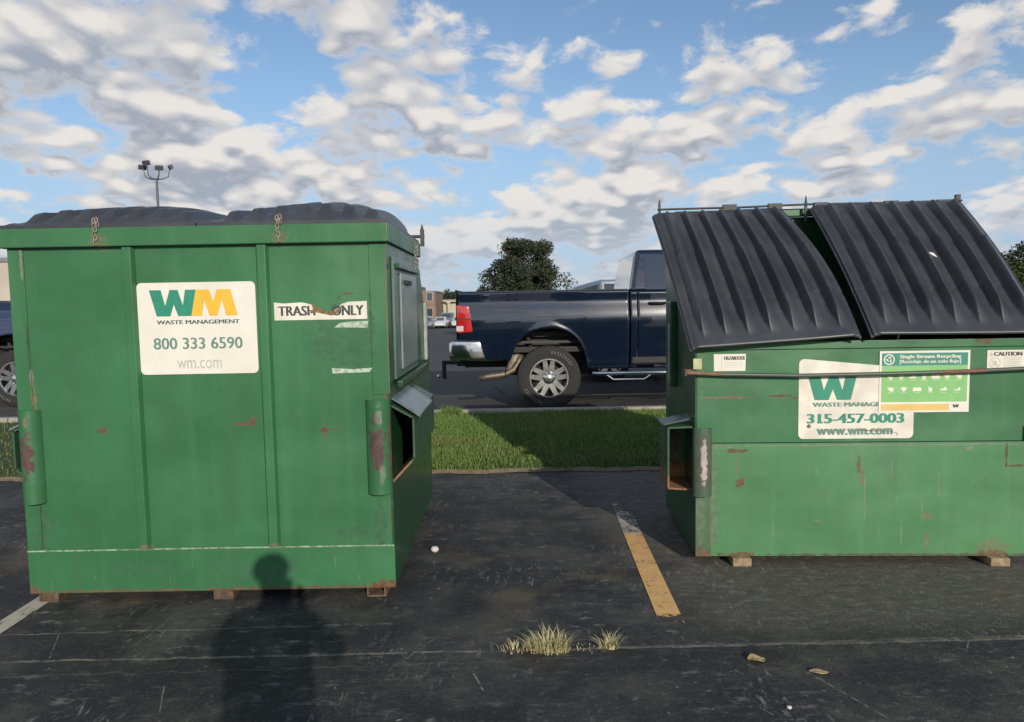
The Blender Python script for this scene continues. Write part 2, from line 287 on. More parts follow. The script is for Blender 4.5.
def asphalt(name, near=True):
    m, t, b, oc = base_mat(name)
    x, y, z = t.sep(oc)
    big = t.noise(oc, .55, 5, .6); mid = t.noise(oc, 3.2, 6, .65); fine = t.noise(oc, 110, 4, .7); grit = t.voro(oc, 70)
    if near:
        c = t.mix(t.ss(mid,.3,.7), (.019,.0195,.0215), (.036,.036,.037))
        # sealcoat worn through to dusty grey-brown
        worn = t.m('ADD', t.m('MULTIPLY', big, .6), t.m('MULTIPLY', mid, .4))
        c = t.mix(t.m('MULTIPLY', t.ss(worn,.46,.62), .7), c, (.080,.076,.066))
        wr = t.ss(t.m('ADD', t.m('ADD', x, t.m('MULTIPLY', t.m('SUBTRACT', mid, .5), 1.3)), t.m('MULTIPLY', y, .1)), .75, 1.5)
        wr = t.m('MULTIPLY', wr, t.ss(y, 3.05, 3.5))
        c = t.mix(t.m('MULTIPLY', wr, .7), c, (.125,.115,.092))
        olive = t.m('MULTIPLY', t.ss(t.noise(t.map(oc,loc=(2.2,7.1,0)), 1.6, 4, .6),.54,.70), t.m('MULTIPLY', t.ss(y,3.2,3.6), t.ss(y,5.2,4.4)))
        c = t.mix(t.m('MULTIPLY', olive, .75), c, (.125,.105,.055))
        # fresh darker seal on the nearest strip
        dk = t.ss(t.m('ADD', y, t.m('MULTIPLY', t.m('SUBTRACT',mid,.5), .3)), 3.22, 3.08)
        c = t.mix(t.m('MULTIPLY', dk, .6), c, (.024,.024,.026))
        # mottled scuffs where the seal is abraded, a few gouges in the nearest strip
        sc1 = t.noise(t.map(oc, scale=(7,16,1), rot=(0,0,.12)), 1.0, 9, .76)
        g1 = t.ss(t.noise(t.map(oc, loc=(4,5,0)), 1.3, 4, .6), .42, .62)
        c = t.mix(t.m('MULTIPLY', t.m('MULTIPLY', t.ss(sc1,.535,.66), g1), .8), c, (.25,.245,.225))
        sc2 = t.noise(t.map(oc, scale=(30,9,1), rot=(0,0,-.45), loc=(3,8,0)), 1.0, 7, .75)
        g2 = t.ss(t.noise(t.map(oc, loc=(14,2,0)), 1.9, 4, .6), .48, .66)
        c = t.mix(t.m('MULTIPLY', t.m('MULTIPLY', t.ss(sc2,.535,.66), g2), .85), c, (.29,.285,.265))
        dst = t.noise(t.map(oc, loc=(7,3,0)), 2.1, 8, .72)
        c = t.mix(t.m('MULTIPLY', t.ss(dst,.47,.64), .5), c, (.105,.100,.086))
        for rot, sx, sy, th, am, seed in ((.5,55,2.4,.625,.85,3.0),(.42,90,2.0,.65,.7,13.0),(-.42,70,3,.65,.7,21.0)):
            s_ = t.noise(t.map(oc, scale=(sx,sy,1), rot=(0,0,rot), loc=(seed,seed*.7,0)), 1.0, 5, .75)
            gate = t.m('MULTIPLY', t.ss(t.noise(t.map(oc, loc=(seed*2,5,0)), 2.0, 3, .6), .47, .62), t.ss(y, 3.35, 3.1))
            c = t.mix(t.m('MULTIPLY', t.m('MULTIPLY', t.ss(s_, th, th+.08), gate), am), c, (.20,.195,.18))
        sp_n = t.noise(oc, 26, 6, .72); sp = t.ss(sp_n, .60, .69)
        c = t.mix(t.m('MULTIPLY', sp, t.m('MULTIPLY', t.ss(mid,.36,.58), .85)), c, (.33,.32,.29))
        sc3 = t.noise(t.map(oc, scale=(13,22,1), rot=(0,0,-.06), loc=(1,4,0)), 1.0, 9, .78)
        c = t.mix(t.m('MULTIPLY', t.m('MULTIPLY', t.ss(sc3,.51,.63), t.lin(wr,0,1,.22,.8)), .62), c, (.24,.228,.195))
        c = t.mix(t.m('MULTIPLY', t.ss(sc3,.47,.38), t.m('MULTIPLY', wr, .6)), c, (.045,.043,.040))
        # single gouges in the seal
        gr = random.Random(5)
        for k in range(9):
            gx = gr.uniform(-2.1,2.2); gy = gr.uniform(2.5,3.35); ga = gr.choice((1.15,1.9,2.05,1.0,.9)) + gr.uniform(-.15,.15); gl = gr.uniform(.04,.17); gw = gr.uniform(.003,.007)
            if k < 2: gx, gy, ga, gl = ((-.16,2.86,1.9,.09),(1.25,2.72,2.0,.22))[k]
            ux = t.m('SUBTRACT', x, gx); uy_ = t.m('SUBTRACT', y, gy)
            al = t.m('ABSOLUTE', t.m('ADD', t.m('MULTIPLY', ux, math.cos(ga)), t.m('MULTIPLY', uy_, math.sin(ga))))
            ac = t.m('ABSOLUTE', t.m('ADD', t.m('ADD', t.m('MULTIPLY', ux, -math.sin(ga)), t.m('MULTIPLY', uy_, math.cos(ga))), t.m('MULTIPLY', t.m('SUBTRACT', mid, .5), .012)))
            kk = t.m('MULTIPLY', t.ss(ac, gw, gw*.4), t.ss(al, gl, gl*.7))
            kk = t.m('MULTIPLY', kk, t.ss(sp_n, .42, .56))
            c = t.mix(t.m('MULTIPLY', kk, .75), c, (.27,.265,.25))
        # dust filled cracks
        def crack(y0, slope, amp, wd, col, am, xa, xb, seed):
            q = t.noise(t.comb(t.m('ADD', x, seed), 0, 0), 2.6, 9, .68)
            yy = t.m('ADD', t.m('ADD', y0, t.m('MULTIPLY', x, slope)), t.m('MULTIPLY', t.m('SUBTRACT', q, .5), amp))
            dd = t.m('ABSOLUTE', t.m('SUBTRACT', y, yy))
            ww = t.m('MULTIPLY', t.m('POWER', t.noise(t.comb(t.m('ADD',x,seed*3),y,0), 22, 5, .8), 2.0), wd*4)
            k = t.m('MULTIPLY', t.ss(dd, ww, t.m('MULTIPLY', ww, .3)), t.m('MULTIPLY', t.ss(x, xa-.2, xa), t.ss(x, xb+.2, xb)))
            k = t.m('MULTIPLY', k, t.ss(t.noise(t.comb(t.m('ADD',x,seed*5),0,0), 6, 6, .75), .36, .60))
            return t.m('MULTIPLY', k, am), col
        for a in ((3.115,.012,.07,.012,(.27,.25,.20),.85,-4,4,1.0),(3.02,.03,.16,.006,(.17,.155,.13),.5,-3,.2,7.0),(3.43,0.03,.09,.009,(.26,.24,.19),.75,-2.5,-1.0,4.0),
                  (3.12,.02,.06,.016,(.25,.23,.19),.45,.45,4,15.0),(4.35,0,.3,.006,(.10,.09,.075),.5,-.6,2,9.0)):
            k, col = crack(*a); c = t.mix(k, c, col)
    else:
        c = t.mix(t.ss(mid,.3,.7), (.050,.050,.052), (.075,.073,.071))
        c = t.mix(t.m('MULTIPLY', t.ss(big,.45,.65),.5), c, (.10,.097,.09))
        s = t.noise(t.map(oc, scale=(.6,7,1)), 1.0, 5, .65)
        c = t.mix(t.m('MULTIPLY', t.ss(s,.55,.7), .6), c, (.030,.030,.033))
        v = t.voro(t.map(oc, scale=(.35,.8,1)), 1.0, 'DISTANCE_TO_EDGE')
        c = t.mix(t.m('MULTIPLY', t.ss(v,.018,.006), t.ss(mid,.42,.55)), c, (.012,.012,.013))
    c = t.mix(t.m('MULTIPLY', t.ss(fine,.50,.72), .7), c, t.mix(.45, c, (.17,.165,.155)))
    c = t.mix(t.m('MULTIPLY', t.ss(grit,.34,.10), .35), c, (.012,.012,.013))
    t.put(b.inputs['Base Color'], c); t.put(b.inputs['Roughness'], t.lin(mid,.3,.7,.72,.92))
    b.inputs['Specular IOR Level'].default_value = .35
    bump(t, b, t.m('ADD', t.m('MULTIPLY', fine, .6), t.m('MULTIPLY', grit, .6)), .4, .006)
    return m
M['asphalt'] = asphalt('sealed_asphalt', True)
M['asphalt_far'] = asphalt('grey_asphalt', False)
M['earth'] = mat('far_ground', (.07,.085,.04), .95, 0, .3, .05)
def stripe_mat(name, col, wear, fade=False):
    m, t, b, oc = base_mat(name)
    x, y, z = t.sep(oc)
    n = t.noise(t.map(oc, scale=(9,9,1)), 1.0, 6, .72); n2 = t.noise(oc, 55, 4, .7)
    f = t.m('ADD', t.m('MULTIPLY', n, .6), t.m('MULTIPLY', n2, .4))
    wear_s = wear(t, x, y)
    k = t.ss(f, t.m('SUBTRACT', wear_s, .05), t.m('ADD', wear_s, .04))
    c = t.mix(t.ss(n,.3,.7), tuple(q*.82 for q in col), col)
    if fade: c = t.mix(t.ss(y, 4.66, 4.74), c, (.42,.39,.33))
    t.put(b.inputs['Base Color'], c); b.inputs['Roughness'].default_value = .8
    tr = t.new('ShaderNodeBsdfTransparent'); mxs = t.new('ShaderNodeMixShader')
    t.put(mxs.inputs[0], k); t.l.new(tr.outputs[0], mxs.inputs[1]); t.l.new(b.outputs[0], mxs.inputs[2])
    t.l.new(mxs.outputs[0], t.n['Material Output'].inputs[0])
    return m

# ------------------------------------------------------------------ object helpers
def link(name, data, parent=None, loc=None):
    o = bpy.data.objects.new(name, data); C.objects.link(o)
    if parent is not None: o.parent = parent
    if loc is not None: o.location = loc
    return o
def tag(o, label=None, cat=None, group=None, kind=None):
    if label: o['label'] = label
    if cat: o['category'] = cat
    if group: o['group'] = group
    if kind: o['kind'] = kind
    return o
def thing(name, label, cat, loc=(0,0,0), rotz=0, group=None):
    o = link(name, None, None, loc); o.rotation_euler = (0,0,rotz); o.empty_display_size = .2
    return tag(o, label, cat, group)
def obj(name, bm, mats, parent=None, loc=None, bevel=0, smooth=False, seg=2):
    if bevel:
        bmesh.ops.remove_doubles(bm, verts=bm.verts, dist=1e-5)
        es = [e for e in bm.edges if len(e.link_faces)==2 and e.calc_face_angle(0) > R_(28)]
        bmesh.ops.bevel(bm, geom=es, offset=bevel, segments=seg, profile=.6, affect='EDGES', clamp_overlap=True)
    me = bpy.data.meshes.new(name); bm.normal_update(); bm.to_mesh(me); bm.free()
    for m in (mats if isinstance(mats,(list,tuple)) else [mats]): me.materials.append(m)
    if smooth:
        me.polygons.foreach_set('use_smooth', [True]*len(me.polygons))
        if smooth != 'all': me.set_sharp_from_angle(angle=R_(38))
    return link(name, me, parent, loc)
def B(): return bmesh.new()
def box(bm, a, b, mi=0):
    x0,y0,z0 = a; x1,y1,z1 = b
    v = [bm.verts.new(p) for p in ((x0,y0,z0),(x1,y0,z0),(x1,y1,z0),(x0,y1,z0),(x0,y0,z1),(x1,y0,z1),(x1,y1,z1),(x0,y1,z1))]
    for f in ((3,2,1,0),(4,5,6,7),(0,1,5,4),(1,2,6,5),(2,3,7,6),(3,0,4,7)):
        bm.faces.new([v[i] for i in f]).material_index = mi
    return bm
def prism(bm, poly, vec, mi=0):
    """closed solid: polygon (3D points) swept along vec"""
    vec = Vector(vec); a = [bm.verts.new(p) for p in poly]; b = [bm.verts.new(Vector(p)+vec) for p in poly]
    n = len(a); fs = [bm.faces.new(a[::-1]), bm.faces.new(b)]
    for i in range(n): fs.append(bm.faces.new((a[i],a[(i+1)%n],b[(i+1)%n],b[i])))
    for f in fs: f.material_index = mi
    bmesh.ops.recalc_face_normals(bm, faces=fs)
    return bm
def tube(bm, pts, r, n=10, cap=True, mi=0):
    pts = [Vector(p) for p in pts]; rs = r if isinstance(r,(list,tuple)) else [r]*len(pts); rings = []
    for i, p in enumerate(pts):
        t = (pts[min(i+1,len(pts)-1)]-pts[max(i-1,0)]).normalized()
        a = t.orthogonal().normalized() if i == 0 else (rings_a - t*rings_a.dot(t)).normalized()
        rings_a = a; b = t.cross(a)
        rings.append([bm.verts.new(p + (a*math.cos(q)+b*math.sin(q))*rs[i]) for q in [2*math.pi*k/n for k in range(n)]])
    for A, Bq in zip(rings, rings[1:]):
        for k in range(n): bm.faces.new((A[k],A[(k+1)%n],Bq[(k+1)%n],Bq[k])).material_index = mi
    if cap: bm.faces.new(rings[0][::-1]).material_index = mi; bm.faces.new(rings[-1]).material_index = mi
    return bm
def lathe_y(bm, prof, cx, cy, cz, n=40, mi=0, closed=False):
    """revolve (radius, y) profile about the y axis"""
    rings = [[bm.verts.new((cx+r*math.cos(2*math.pi*k/n), cy+y, cz+r*math.sin(2*math.pi*k/n))) for k in range(n)] for r,y in prof]
    pr = list(zip(rings, rings[1:])) + ([(rings[-1],rings[0])] if closed else [])
    for A, Bq in pr:
        for k in range(n): bm.faces.new((A[k],A[(k+1)%n],Bq[(k+1)%n],Bq[k])).material_index = mi
    return bm
def grid(bm, f, nu, nv, mi=0):
    vs = [[bm.verts.new(f(i/nu,j/nv)) for j in range(nv+1)] for i in range(nu+1)]
    for i in range(nu):
        for j in range(nv): bm.faces.new((vs[i][j],vs[i+1][j],vs[i+1][j+1],vs[i][j+1])).material_index = mi
    return vs
def np_mesh(name, verts, faces, m, parent=None, loc=None):
    me = bpy.data.meshes.new(name); k = faces.shape[1]
    me.vertices.add(len(verts)); me.vertices.foreach_set('co', verts.astype(np.float32).ravel())
    me.loops.add(faces.size); me.loops.foreach_set('vertex_index', faces.astype(np.int32).ravel())
    me.polygons.add(len(faces)); me.polygons.foreach_set('loop_start', np.arange(0,faces.size,k,dtype=np.int32))
    me.update(calc_edges=True); me.validate(); me.materials.append(m)
    return link(name, me, parent, loc)
def solidify(o, t, off=-1):
    md = o.modifiers.new('thickness','SOLIDIFY'); md.thickness = t; md.offset = off; return o

# lettering and flat print on a vertical face looking towards -Y
def text(name, s, x0, x1, z0, z1, y, m, parent, bold=0.0, serif=False):
    cu = bpy.data.curves.new('text','FONT'); cu.body = s; cu.size = 1.0; cu.resolution_u = 3
    o = link('text', cu); bpy.context.view_layer.update()
    me = bpy.data.meshes.new_from_object(o.evaluated_get(bpy.context.evaluated_depsgraph_get()))
    bpy.data.objects.remove(o); bpy.data.curves.remove(cu)
    co = np.empty(len(me.vertices)*3, np.float32); me.vertices.foreach_get('co', co); co = co.reshape(-1,3)
    a, b = co.min(0), co.max(0)
    out = np.empty_like(co)
    pad = abs(bold)*(b[0]-a[0])/len(s)*2.2*(x1-x0)/(b[0]-a[0])
    out[:,0] = x0+pad + (co[:,0]-a[0])/(b[0]-a[0])*(x1-x0-2*pad); out[:,2] = z0 + (co[:,1]-a[1])/(b[1]-a[1])*(z1-z0); out[:,1] = y
    fl = [tuple(p.vertices) for p in me.polygons]; bpy.data.meshes.remove(me)
    sh_ = [0.0] if bold <= 0 else [-1,-.5,0,.5,1]
    V = []; Fc = []
    for i, k in enumerate(sh_):
        q_ = out.copy(); q_[:,0] += k*pad; q_[:,1] -= .00012*i; Fc += [tuple(v+len(V)*1 for v in f) for f in fl]; V += [tuple(p) for p in q_.tolist()]
    me = bpy.data.meshes.new(name); me.from_pydata(V, [], Fc); me.materials.append(m); me.update()
    return link(name, me, parent)
def flat(bm, poly, y, th=.0006, mi=0):
    return prism(bm, [(p[0], y, p[1]) for p in poly], (0,-th,0), mi)
def rrect(x0,x1,z0,z1,r,n=5, corners=(1,1,1,1)):
    pts = []
    for (cx,cz,a0,k) in ((x1-r,z1-r,0,0),(x0+r,z1-r,90,1),(x0+r,z0+r,180,2),(x1-r,z0+r,270,3)):
        if corners[k]: pts += [(cx+r*math.cos(R_(a0+90*i/n)), cz+r*math.sin(R_(a0+90*i/n))) for i in range(n+1)]
        else: pts.append(((x1,z1),(x0,z1),(x0,z0),(x1,z0))[k])
    return pts
WPOLY = [(0,1),(.25,1),(.33,.40),(.44,1),(.61,1),(.71,.40),(.77,1),(1,1),(.88,0),(.60,0),(.515,.45),(.43,0),(.14,0)]
def wmark(name, x0, x1, z0, z1, y, m, parent, flip=False):
    pl = [((1-a,1-b) if flip else (a,b)) for a,b in WPOLY]
    return obj(name, flat(B(), [(x0+a*(x1-x0), z0+b*(z1-z0)) for a,b in pl], y), m, parent)

# ------------------------------------------------------------------ the ground
def gz(y): return 0.0 if y < 16 else (-1.6*(y-16)/79 if y < 95 else -1.6)
def sheet(name, xs, ys, m, off=0.0, kind='structure'):
    bm = B(); vs = [[bm.verts.new((x,y,gz(y)+off)) for x in xs] for y in ys]
    for j in range(len(ys)-1):
        for i in range(len(xs)-1): bm.faces.new((vs[j][i],vs[j][i+1],vs[j+1][i+1],vs[j+1][i]))
    return tag(obj(name, bm, m), kind=kind)
sheet('ground', [-3000,-300,-60,0,60,300,3000], [-3000,-200,-20,6,16,30,60,95,300,3000], M['earth'], -.012)
tag(bpy.data.objects['ground'], 'dull green open ground far beyond the parking lots', 'ground')
o = sheet('near_parking_lot', [-30,-6,0,6,30], [-12,0,6.55], M['asphalt']); tag(o, 'dark sealed asphalt under both green dumpsters, cracked and scraped', 'parking lot')
o = sheet('far_parking_lot', [-70,-20,0,20,70], [9.80,12,16,30,60,95,112], M['asphalt_far']); tag(o, 'grey worn asphalt lot under the navy pickup truck', 'parking lot')

# grass verge: soil bed, blades, kerb on the far side, crumbling dirt edge on the near side
def verge(u, v):
    x = -16+32*u; y = 6.50+3.22*v
    z = .055*min(1, v/.04) + .035*math.sin(min(1,v*1.2)*math.pi) + .012*math.sin(x*2.1+y)*math.sin(y*3)
    return (x, y + (.04*math.sin(x*5.3)+.025*math.sin(x*13.1+1) if v < .02 else 0), (z if v > .001 else -.01))
bm = B(); grid(bm, verge, 220, 40); o = obj('grass_verge', bm, M['turf'], smooth='all'); tag(o, 'raised turf bed of the grass strip between the two lots', 'verge', kind='structure')
n_in, n_out = 70000, 30000
bx = np.concatenate([rng.uniform(-1.8,3.2,n_in), rng.uniform(-16,16,n_out)]); N = len(bx)
by = np.concatenate([rng.uniform(6.54,9.72,n_in), rng.uniform(6.54,9.72,n_out)])
v_ = (by-6.5)/3.22
bz = .055*np.minimum(1,v_/.04)+.035*np.sin(np.minimum(1,v_*1.2)*np.pi)-.012
patch = .5+.5*np.sin(bx*2.3+1.1*np.sin(by*3.1))*np.sin(by*2.7+.8*np.cos(bx*1.7))
h = (.026+.042*rng.random(N))*(.75+.6*patch)
h[by < 6.62] *= 1.15
tall = rng.random(N) < .012; h[tall] *= 1.7
cl = (np.abs(bx+.80) < .13) & (by > 9.5); h[cl] *= 2.6     # taller weeds by the far kerb
ang = rng.uniform(0,2*np.pi,N); lean = rng.uniform(0,.75,N)*h; la = rng.uniform(0,2*np.pi,N)
wd = rng.uniform(.003,.006,N)
V = np.zeros((N,5,3)); ca, sa = np.cos(ang)*wd, np.sin(ang)*wd
for i,(f,wf) in enumerate(((0,1),(0,-1),(.55,-.8),(.55,.8),(1,0))):
    V[:,i,0] = bx+ca*wf+np.cos(la)*lean*f**2; V[:,i,1] = by+sa*wf+np.sin(la)*lean*f**2; V[:,i,2] = bz+h*(f-.25*f*f*lean/h)
base = np.arange(N)[:,None]*5
F = np.concatenate([base+np.array([[0,1,2]]), base+np.array([[0,2,3]]), base+np.array([[3,2,4]])])
o = np_mesh('grass', V.reshape(-1,3), F, M['grass']); tag(o, 'mown green grass growing on the strip between the two parking lots', 'grass', kind='stuff')
bm = B()
for i in range(-6,7):
    box(bm, (i*3.0-1.495, 9.70, -.05), (i*3.0+1.495, 9.84, .105))
o = obj('kerb', bm, M['concrete'], bevel=.015); tag(o, 'pale concrete kerb along the far edge of the grass', 'kerb', kind='structure')
bm = B()
def edge(u, v):
    x = -16+32*u
    return (x, 6.485+.05*v+.022*math.sin(x*4.7)+.016*math.sin(x*11.3+2)+.010*math.sin(x*29), .006+.025*v)
grid(bm, edge, 500, 3); o = obj('dirt_edge', bm, M['soil'], smooth='all'); tag(o, 'dry crumbling dirt line where asphalt meets grass', 'dirt edge', kind='structure')

# painted lines
def line(name, a, b, wd, m, label, nseg=12):
    a, b = Vector((*a,0)), Vector((*b,0)); t = (b-a).normalized(); nrm = Vector((-t.y,t.x,0))*wd/2
    bm = B(); grid(bm, lambda u,v: a+(b-a)*u + nrm*(1-2*v) + Vector((0,0,.004)), nseg, 2)
    return tag(obj(name, bm, m), label, 'painted line', kind='structure')
M['yline'] = stripe_mat('worn_yellow_line_paint', (.82,.49,.19), lambda t,x,y: t.m('ADD', t.m('ADD', .415, t.m('ADD', t.m('MULTIPLY', t.ss(y,4.66,4.76), .065), t.m('MULTIPLY', t.ss(y,5.0,5.6), .12))), t.m('MULTIPLY', t.ss(y,3.58,3.32), .16)), True)
M['wline'] = stripe_mat('worn_white_line_paint', (.52,.47,.37), lambda t,x,y: t.m('ADD', .43, 0.0))
line('yellow_line', (.728,3.35), (.80,6.0), .118, M['yline'], 'worn yellow parking stripe running back between the two dumpsters', 30)
line('white_line', (-2.47,2.6), (-2.485,6.0), .10, M['wline'], 'worn white parking stripe passing under the left dumpster corner', 14)

# ------------------------------------------------------------------ dumpster on the left (closed domed lids)
def chain(bm, x, y, z0, n, lw=.010, lh=.016, r=.0030):
    z = z0
    for k in range(n):
        pts = []
        jx = random.uniform(-.006,.006)
        for i in range(13):
            a = 2*math.pi*i/12; u, q = lw*math.cos(a), lh*math.sin(a)
            pts.append((x+jx+(u if k%2==0 else u*.35), y+(0 if k%2==0 else u), z+q))
        tube(bm, pts, r, 6, cap=False); z -= lh*1.55
def pocket_section(side, sec): return [(side*x, z) for x,z in sec]
def fork_pocket(parent, side, sec, y0, y1, roof, mats, name='fork_pocket'):
    """steel sleeve on a dumpster side: bent outer wall and floor, open to the front"""
    bm = B(); th = .010
    for (xa,za),(xb,zb) in zip(sec, sec[1:]):
        nx, nz = -(zb-za), (xb-xa); L = math.hypot(nx,nz); nx, nz = nx/L*th, nz/L*th
        prism(bm, [(side*xa,y0,za),(side*xb,y0,zb),(side*(xb-nx),y0,zb-nz),(side*(xa-nx),y0,za-nz)], (0,y1-y0,0))
    xs = [p[0] for p in sec]; zs = [p[1] for p in sec]
    prism(bm, [(side*p[0], y1-.012, p[1]) for p in sec], (0,.010,0))
    o = obj(name, bm, mats[0], parent)
    (xa,za),(xb,zb) = roof
    bm = B(); prism(bm, [(side*xa,y0+.03,za),(side*xb,y0+.0,zb),(side*xb,y0+.0,zb-.010),(side*xa,y0+.03,za-.010)], (0,(y1-y0)*.62,0))
    obj('deflector_plate', bm, mats[1], o)
    return o
def guard(parent, x0, x1, z0, z1, y, bulge, m):
    bm = B()
    n = 14
    prof = [(x0+(x1-x0)*i/n, y-.004-bulge*math.sin(math.pi*(i/n))**.6) for i in range(n+1)]
    pts = [(x,yy,z0) for x,yy in prof] + [(x,yy+.010,z0) for x,yy in prof[::-1]]
    prism(bm, pts, (0,0,z1-z0))
    return obj('fork_guard', bm, m, parent, smooth=True)

LX, LY = -1.56, 3.72
L = thing('dumpster', 'tall green dumpster with closed domed black lids and large white sign', 'dumpster', (LX,LY,0))
hw, top, dep = .94, 1.83, 1.80
side_poly = [(0,.062),(0,top),(1.27,top),(1.80,1.25),(1.80,.062)]
bm = B()
for s in (-1,1):
    x = s*hw; prism(bm, [(x,y,z) for y,z in side_poly], (-s*.012,0,0), 1)
box(bm, (-hw+.012,0,.062), (hw-.012,.012,top), 0)                       # front sheet
prism(bm, [(-hw+.012,1.27,top),(-hw+.012,1.80,1.25),(-hw+.012,1.79,1.25),(-hw+.012,1.26,top)], (2*hw-.024,0,0), 1)
box(bm, (-hw+.012,1.788,.062), (hw-.012,1.80,1.25), 1); box(bm, (-hw+.012,.012,.062), (hw-.012,1.788,.075), 1)
obj('body', bm, [M['front'], M['shaded_side']], L)
bm = B(); box(bm, (-hw-.002,-.010,.058), (hw+.002,-.001,.278)); obj('lower_band', bm, M['band'], L, bevel=.003)
bm = B(); tube(bm, [(-hw,-.010,.281),(0,-.0105,.283),(hw,-.010,.281)], .0045, 8); obj('weld_bead', bm, mat('pale_weld_line',(.22,.33,.22),.6,0,.5,30), L, smooth=True)
for xc in (-.338,.328):
    bm = B(); prism(bm, [(xc-.036,-.001,.288),(xc-.022,-.030,.288),(xc+.020,-.030,.288),(xc+.030,-.001,.288)], (0,0,top-.012-.288))
    obj('stiffener', bm, M['front'], L, bevel=.004)
bm = B(); box(bm, (-hw-.002,-.006,.285), (-hw+.075,-.001,top-.012)); obj('corner_plate', bm, M['front'], L, bevel=.002)
bm = B(); box(bm, (hw-.085,-.006,1.06), (hw+.002,-.001,top-.012)); obj('corner_plate', bm, M['front'], L, bevel=.002)
# rim band round the top
bm = B(); prism(bm, [(-hw-.038,-.040,1.822),(hw+.018,-.040,1.822),(hw+.018,-.040,1.915),(-hw-.038,-.040,1.915)], (0,.040,0))
box(bm, (hw+.001,.001,1.822),(hw+.020,1.28,1.915)); box(bm, (-hw-.038,.001,1.822),(-hw-.001,1.28,1.915)); box(bm, (-hw,1.245,1.832),(hw,1.28,1.915))
obj('rim', bm, M['front'], L, bevel=.006)
# lids
def dome_lid(x0, x1, seed):
    y0, y1 = -.035, 1.27
    def f(u, v):
        A = max(0, math.sin(math.pi*min(1,max(0,u))**1.15))**.5
        g = math.sin(math.pi*min(1,.04+.96*v)*.86)**.75 if v > 0 else .08
        e = min(u, (1-u)*2.0, v*1.4, (1-v)*1.4); flange = min(1, max(0, (e-.008)/.17)); flange = flange**.8*(3-2*flange**.8)*flange**.2
        q = (u*8.0+ .25) % 1.0
        rib = min(1, max(0, (abs(q-.5)-.17)/.14)); rib = 1-rib*rib*(3-2*rib)
        step = .016*(1 if .32 < v < .62 and .33 < u < .62 else 0)
        z = 1.932 + flange*(.132*A*g + .030*rib*min(1,e*8) - step) + .004*math.sin(9*u+seed)*flange
        return (x0+(x1-x0)*u, y0+(y1-y0)*v, z)
    bm = B(); vs = grid(bm, f, 150, 60)
    rim = [vs[i][0] for i in range(151)] + [vs[150][j] for j in range(1,61)] + [vs[i][60] for i in range(149,-1,-1)] + [vs[0][j] for j in range(59,0,-1)]
    dn = [bm.verts.new(v.co+Vector((0,0,-.018))) for v in rim]
    for i in range(len(rim)): bm.faces.new((rim[i],dn[i],dn[(i+1)%len(rim)],rim[(i+1)%len(rim)]))
    bmesh.ops.recalc_face_normals(bm, faces=bm.faces)
    return obj('lid', bm, M['lid'], L, smooth=True)
dome_lid(-hw-.035,.012,0); dome_lid(.020,hw+.012,2)
bm = B(); tube(bm, [(-hw-.05,1.315,1.965),(hw+.045,1.315,1.965)], .011, 8)
for x in (-hw-.03,.016,hw+.03): box(bm, (x-.012,1.295,1.90),(x+.012,1.335,2.01)); tube(bm, [(x,1.315,2.01),(x,1.315,2.045)],[.012,.003],8)
obj('hinge_rod', bm, M['rod'], L)
for x in (-.475,.425):
    bm = B(); chain(bm, x, -.050, 1.945, 6, .0075, .0135, .0028); chain(bm, x+.014, -.048, 1.950, 2, .0075, .0135, .0028); obj('latch_chain', bm, M['chain'], L, smooth=True)
# side door on the right-hand wall
bm = B(); x = hw
box(bm, (x+.001,.14,1.12),(x+.016,1.02,1.76)); dr = obj('side_door', bm, M['doorgrey'], L, bevel=.004)
bm = B(); box(bm, (x+.0165,.30,1.16),(x+.030,.94,1.68)); obj('door_panel', bm, M['doorpanel'], dr, bevel=.006)
bm = B(); box(bm, (x+.0165,.16,1.70),(x+.045,1.02,1.725)); obj('door_track', bm, M['shaded_side'], dr, bevel=.004)
bm = B(); box(bm, (x+.0165,.14,1.08),(x+.045,1.30,1.112)); obj('door_track', bm, M['shaded_side'], dr, bevel=.004)
bm = B(); box(bm, (x+.031,.40,1.62),(x+.045,.62,1.645)); obj('door_handle', bm, M['black'], dr, bevel=.003)
bm = B(); box(bm, (x+.001,1.50,1.12),(x+.022,1.56,1.52)); obj('edge_strip', bm, M['strip'], L, bevel=.003)
bm = B(); chain(bm, hw+.03, .95, 1.88, 7); obj('latch_chain', bm, M['chain'], L, smooth=True)
# fork sleeves, guards, skids
sec = [(.942,1.00),(1.055,.935),(1.055,.72),(.942,.60)]
for s in (1,-1):
    if s < 0: sec = [(.942,.93),(1.005,.90),(1.005,.70),(.942,.64)]
    fork_pocket(L, s, sec, .03, .98, ((.925,1.045),(1.085,.945)) if s > 0 else ((.935,.955),(1.02,.91)), (M['rustgreen'], M['roofplate']))
guard(L, .815,.940,.555,1.035, -.002, .05, M['guard']); guard(L, -.940,-.828,.535,1.012, -.002, .05, M['guard'])
for x in (-.868,.04,.835):
    bm = B(); box(bm,(x-.05,.02,0),(x+.05,.16,.008)); box(bm,(x-.05,.02,.0085),(x-.040,.16,.050)); box(bm,(x+.040,.02,.0085),(x+.05,.16,.050)); box(bm,(x-.05,.02,.0505),(x+.05,.16,.0575))
    if x < .5: box(bm, (x-.0395,.022,.0085),(x+.0395,.03,.050))
    obj('skid_foot', bm, M['rust'], L)
    bm = B(); box(bm,(x-.05,1.5,0),(x+.05,1.7,.060)); obj('skid_foot', bm, M['rust'], L, bevel=.004)
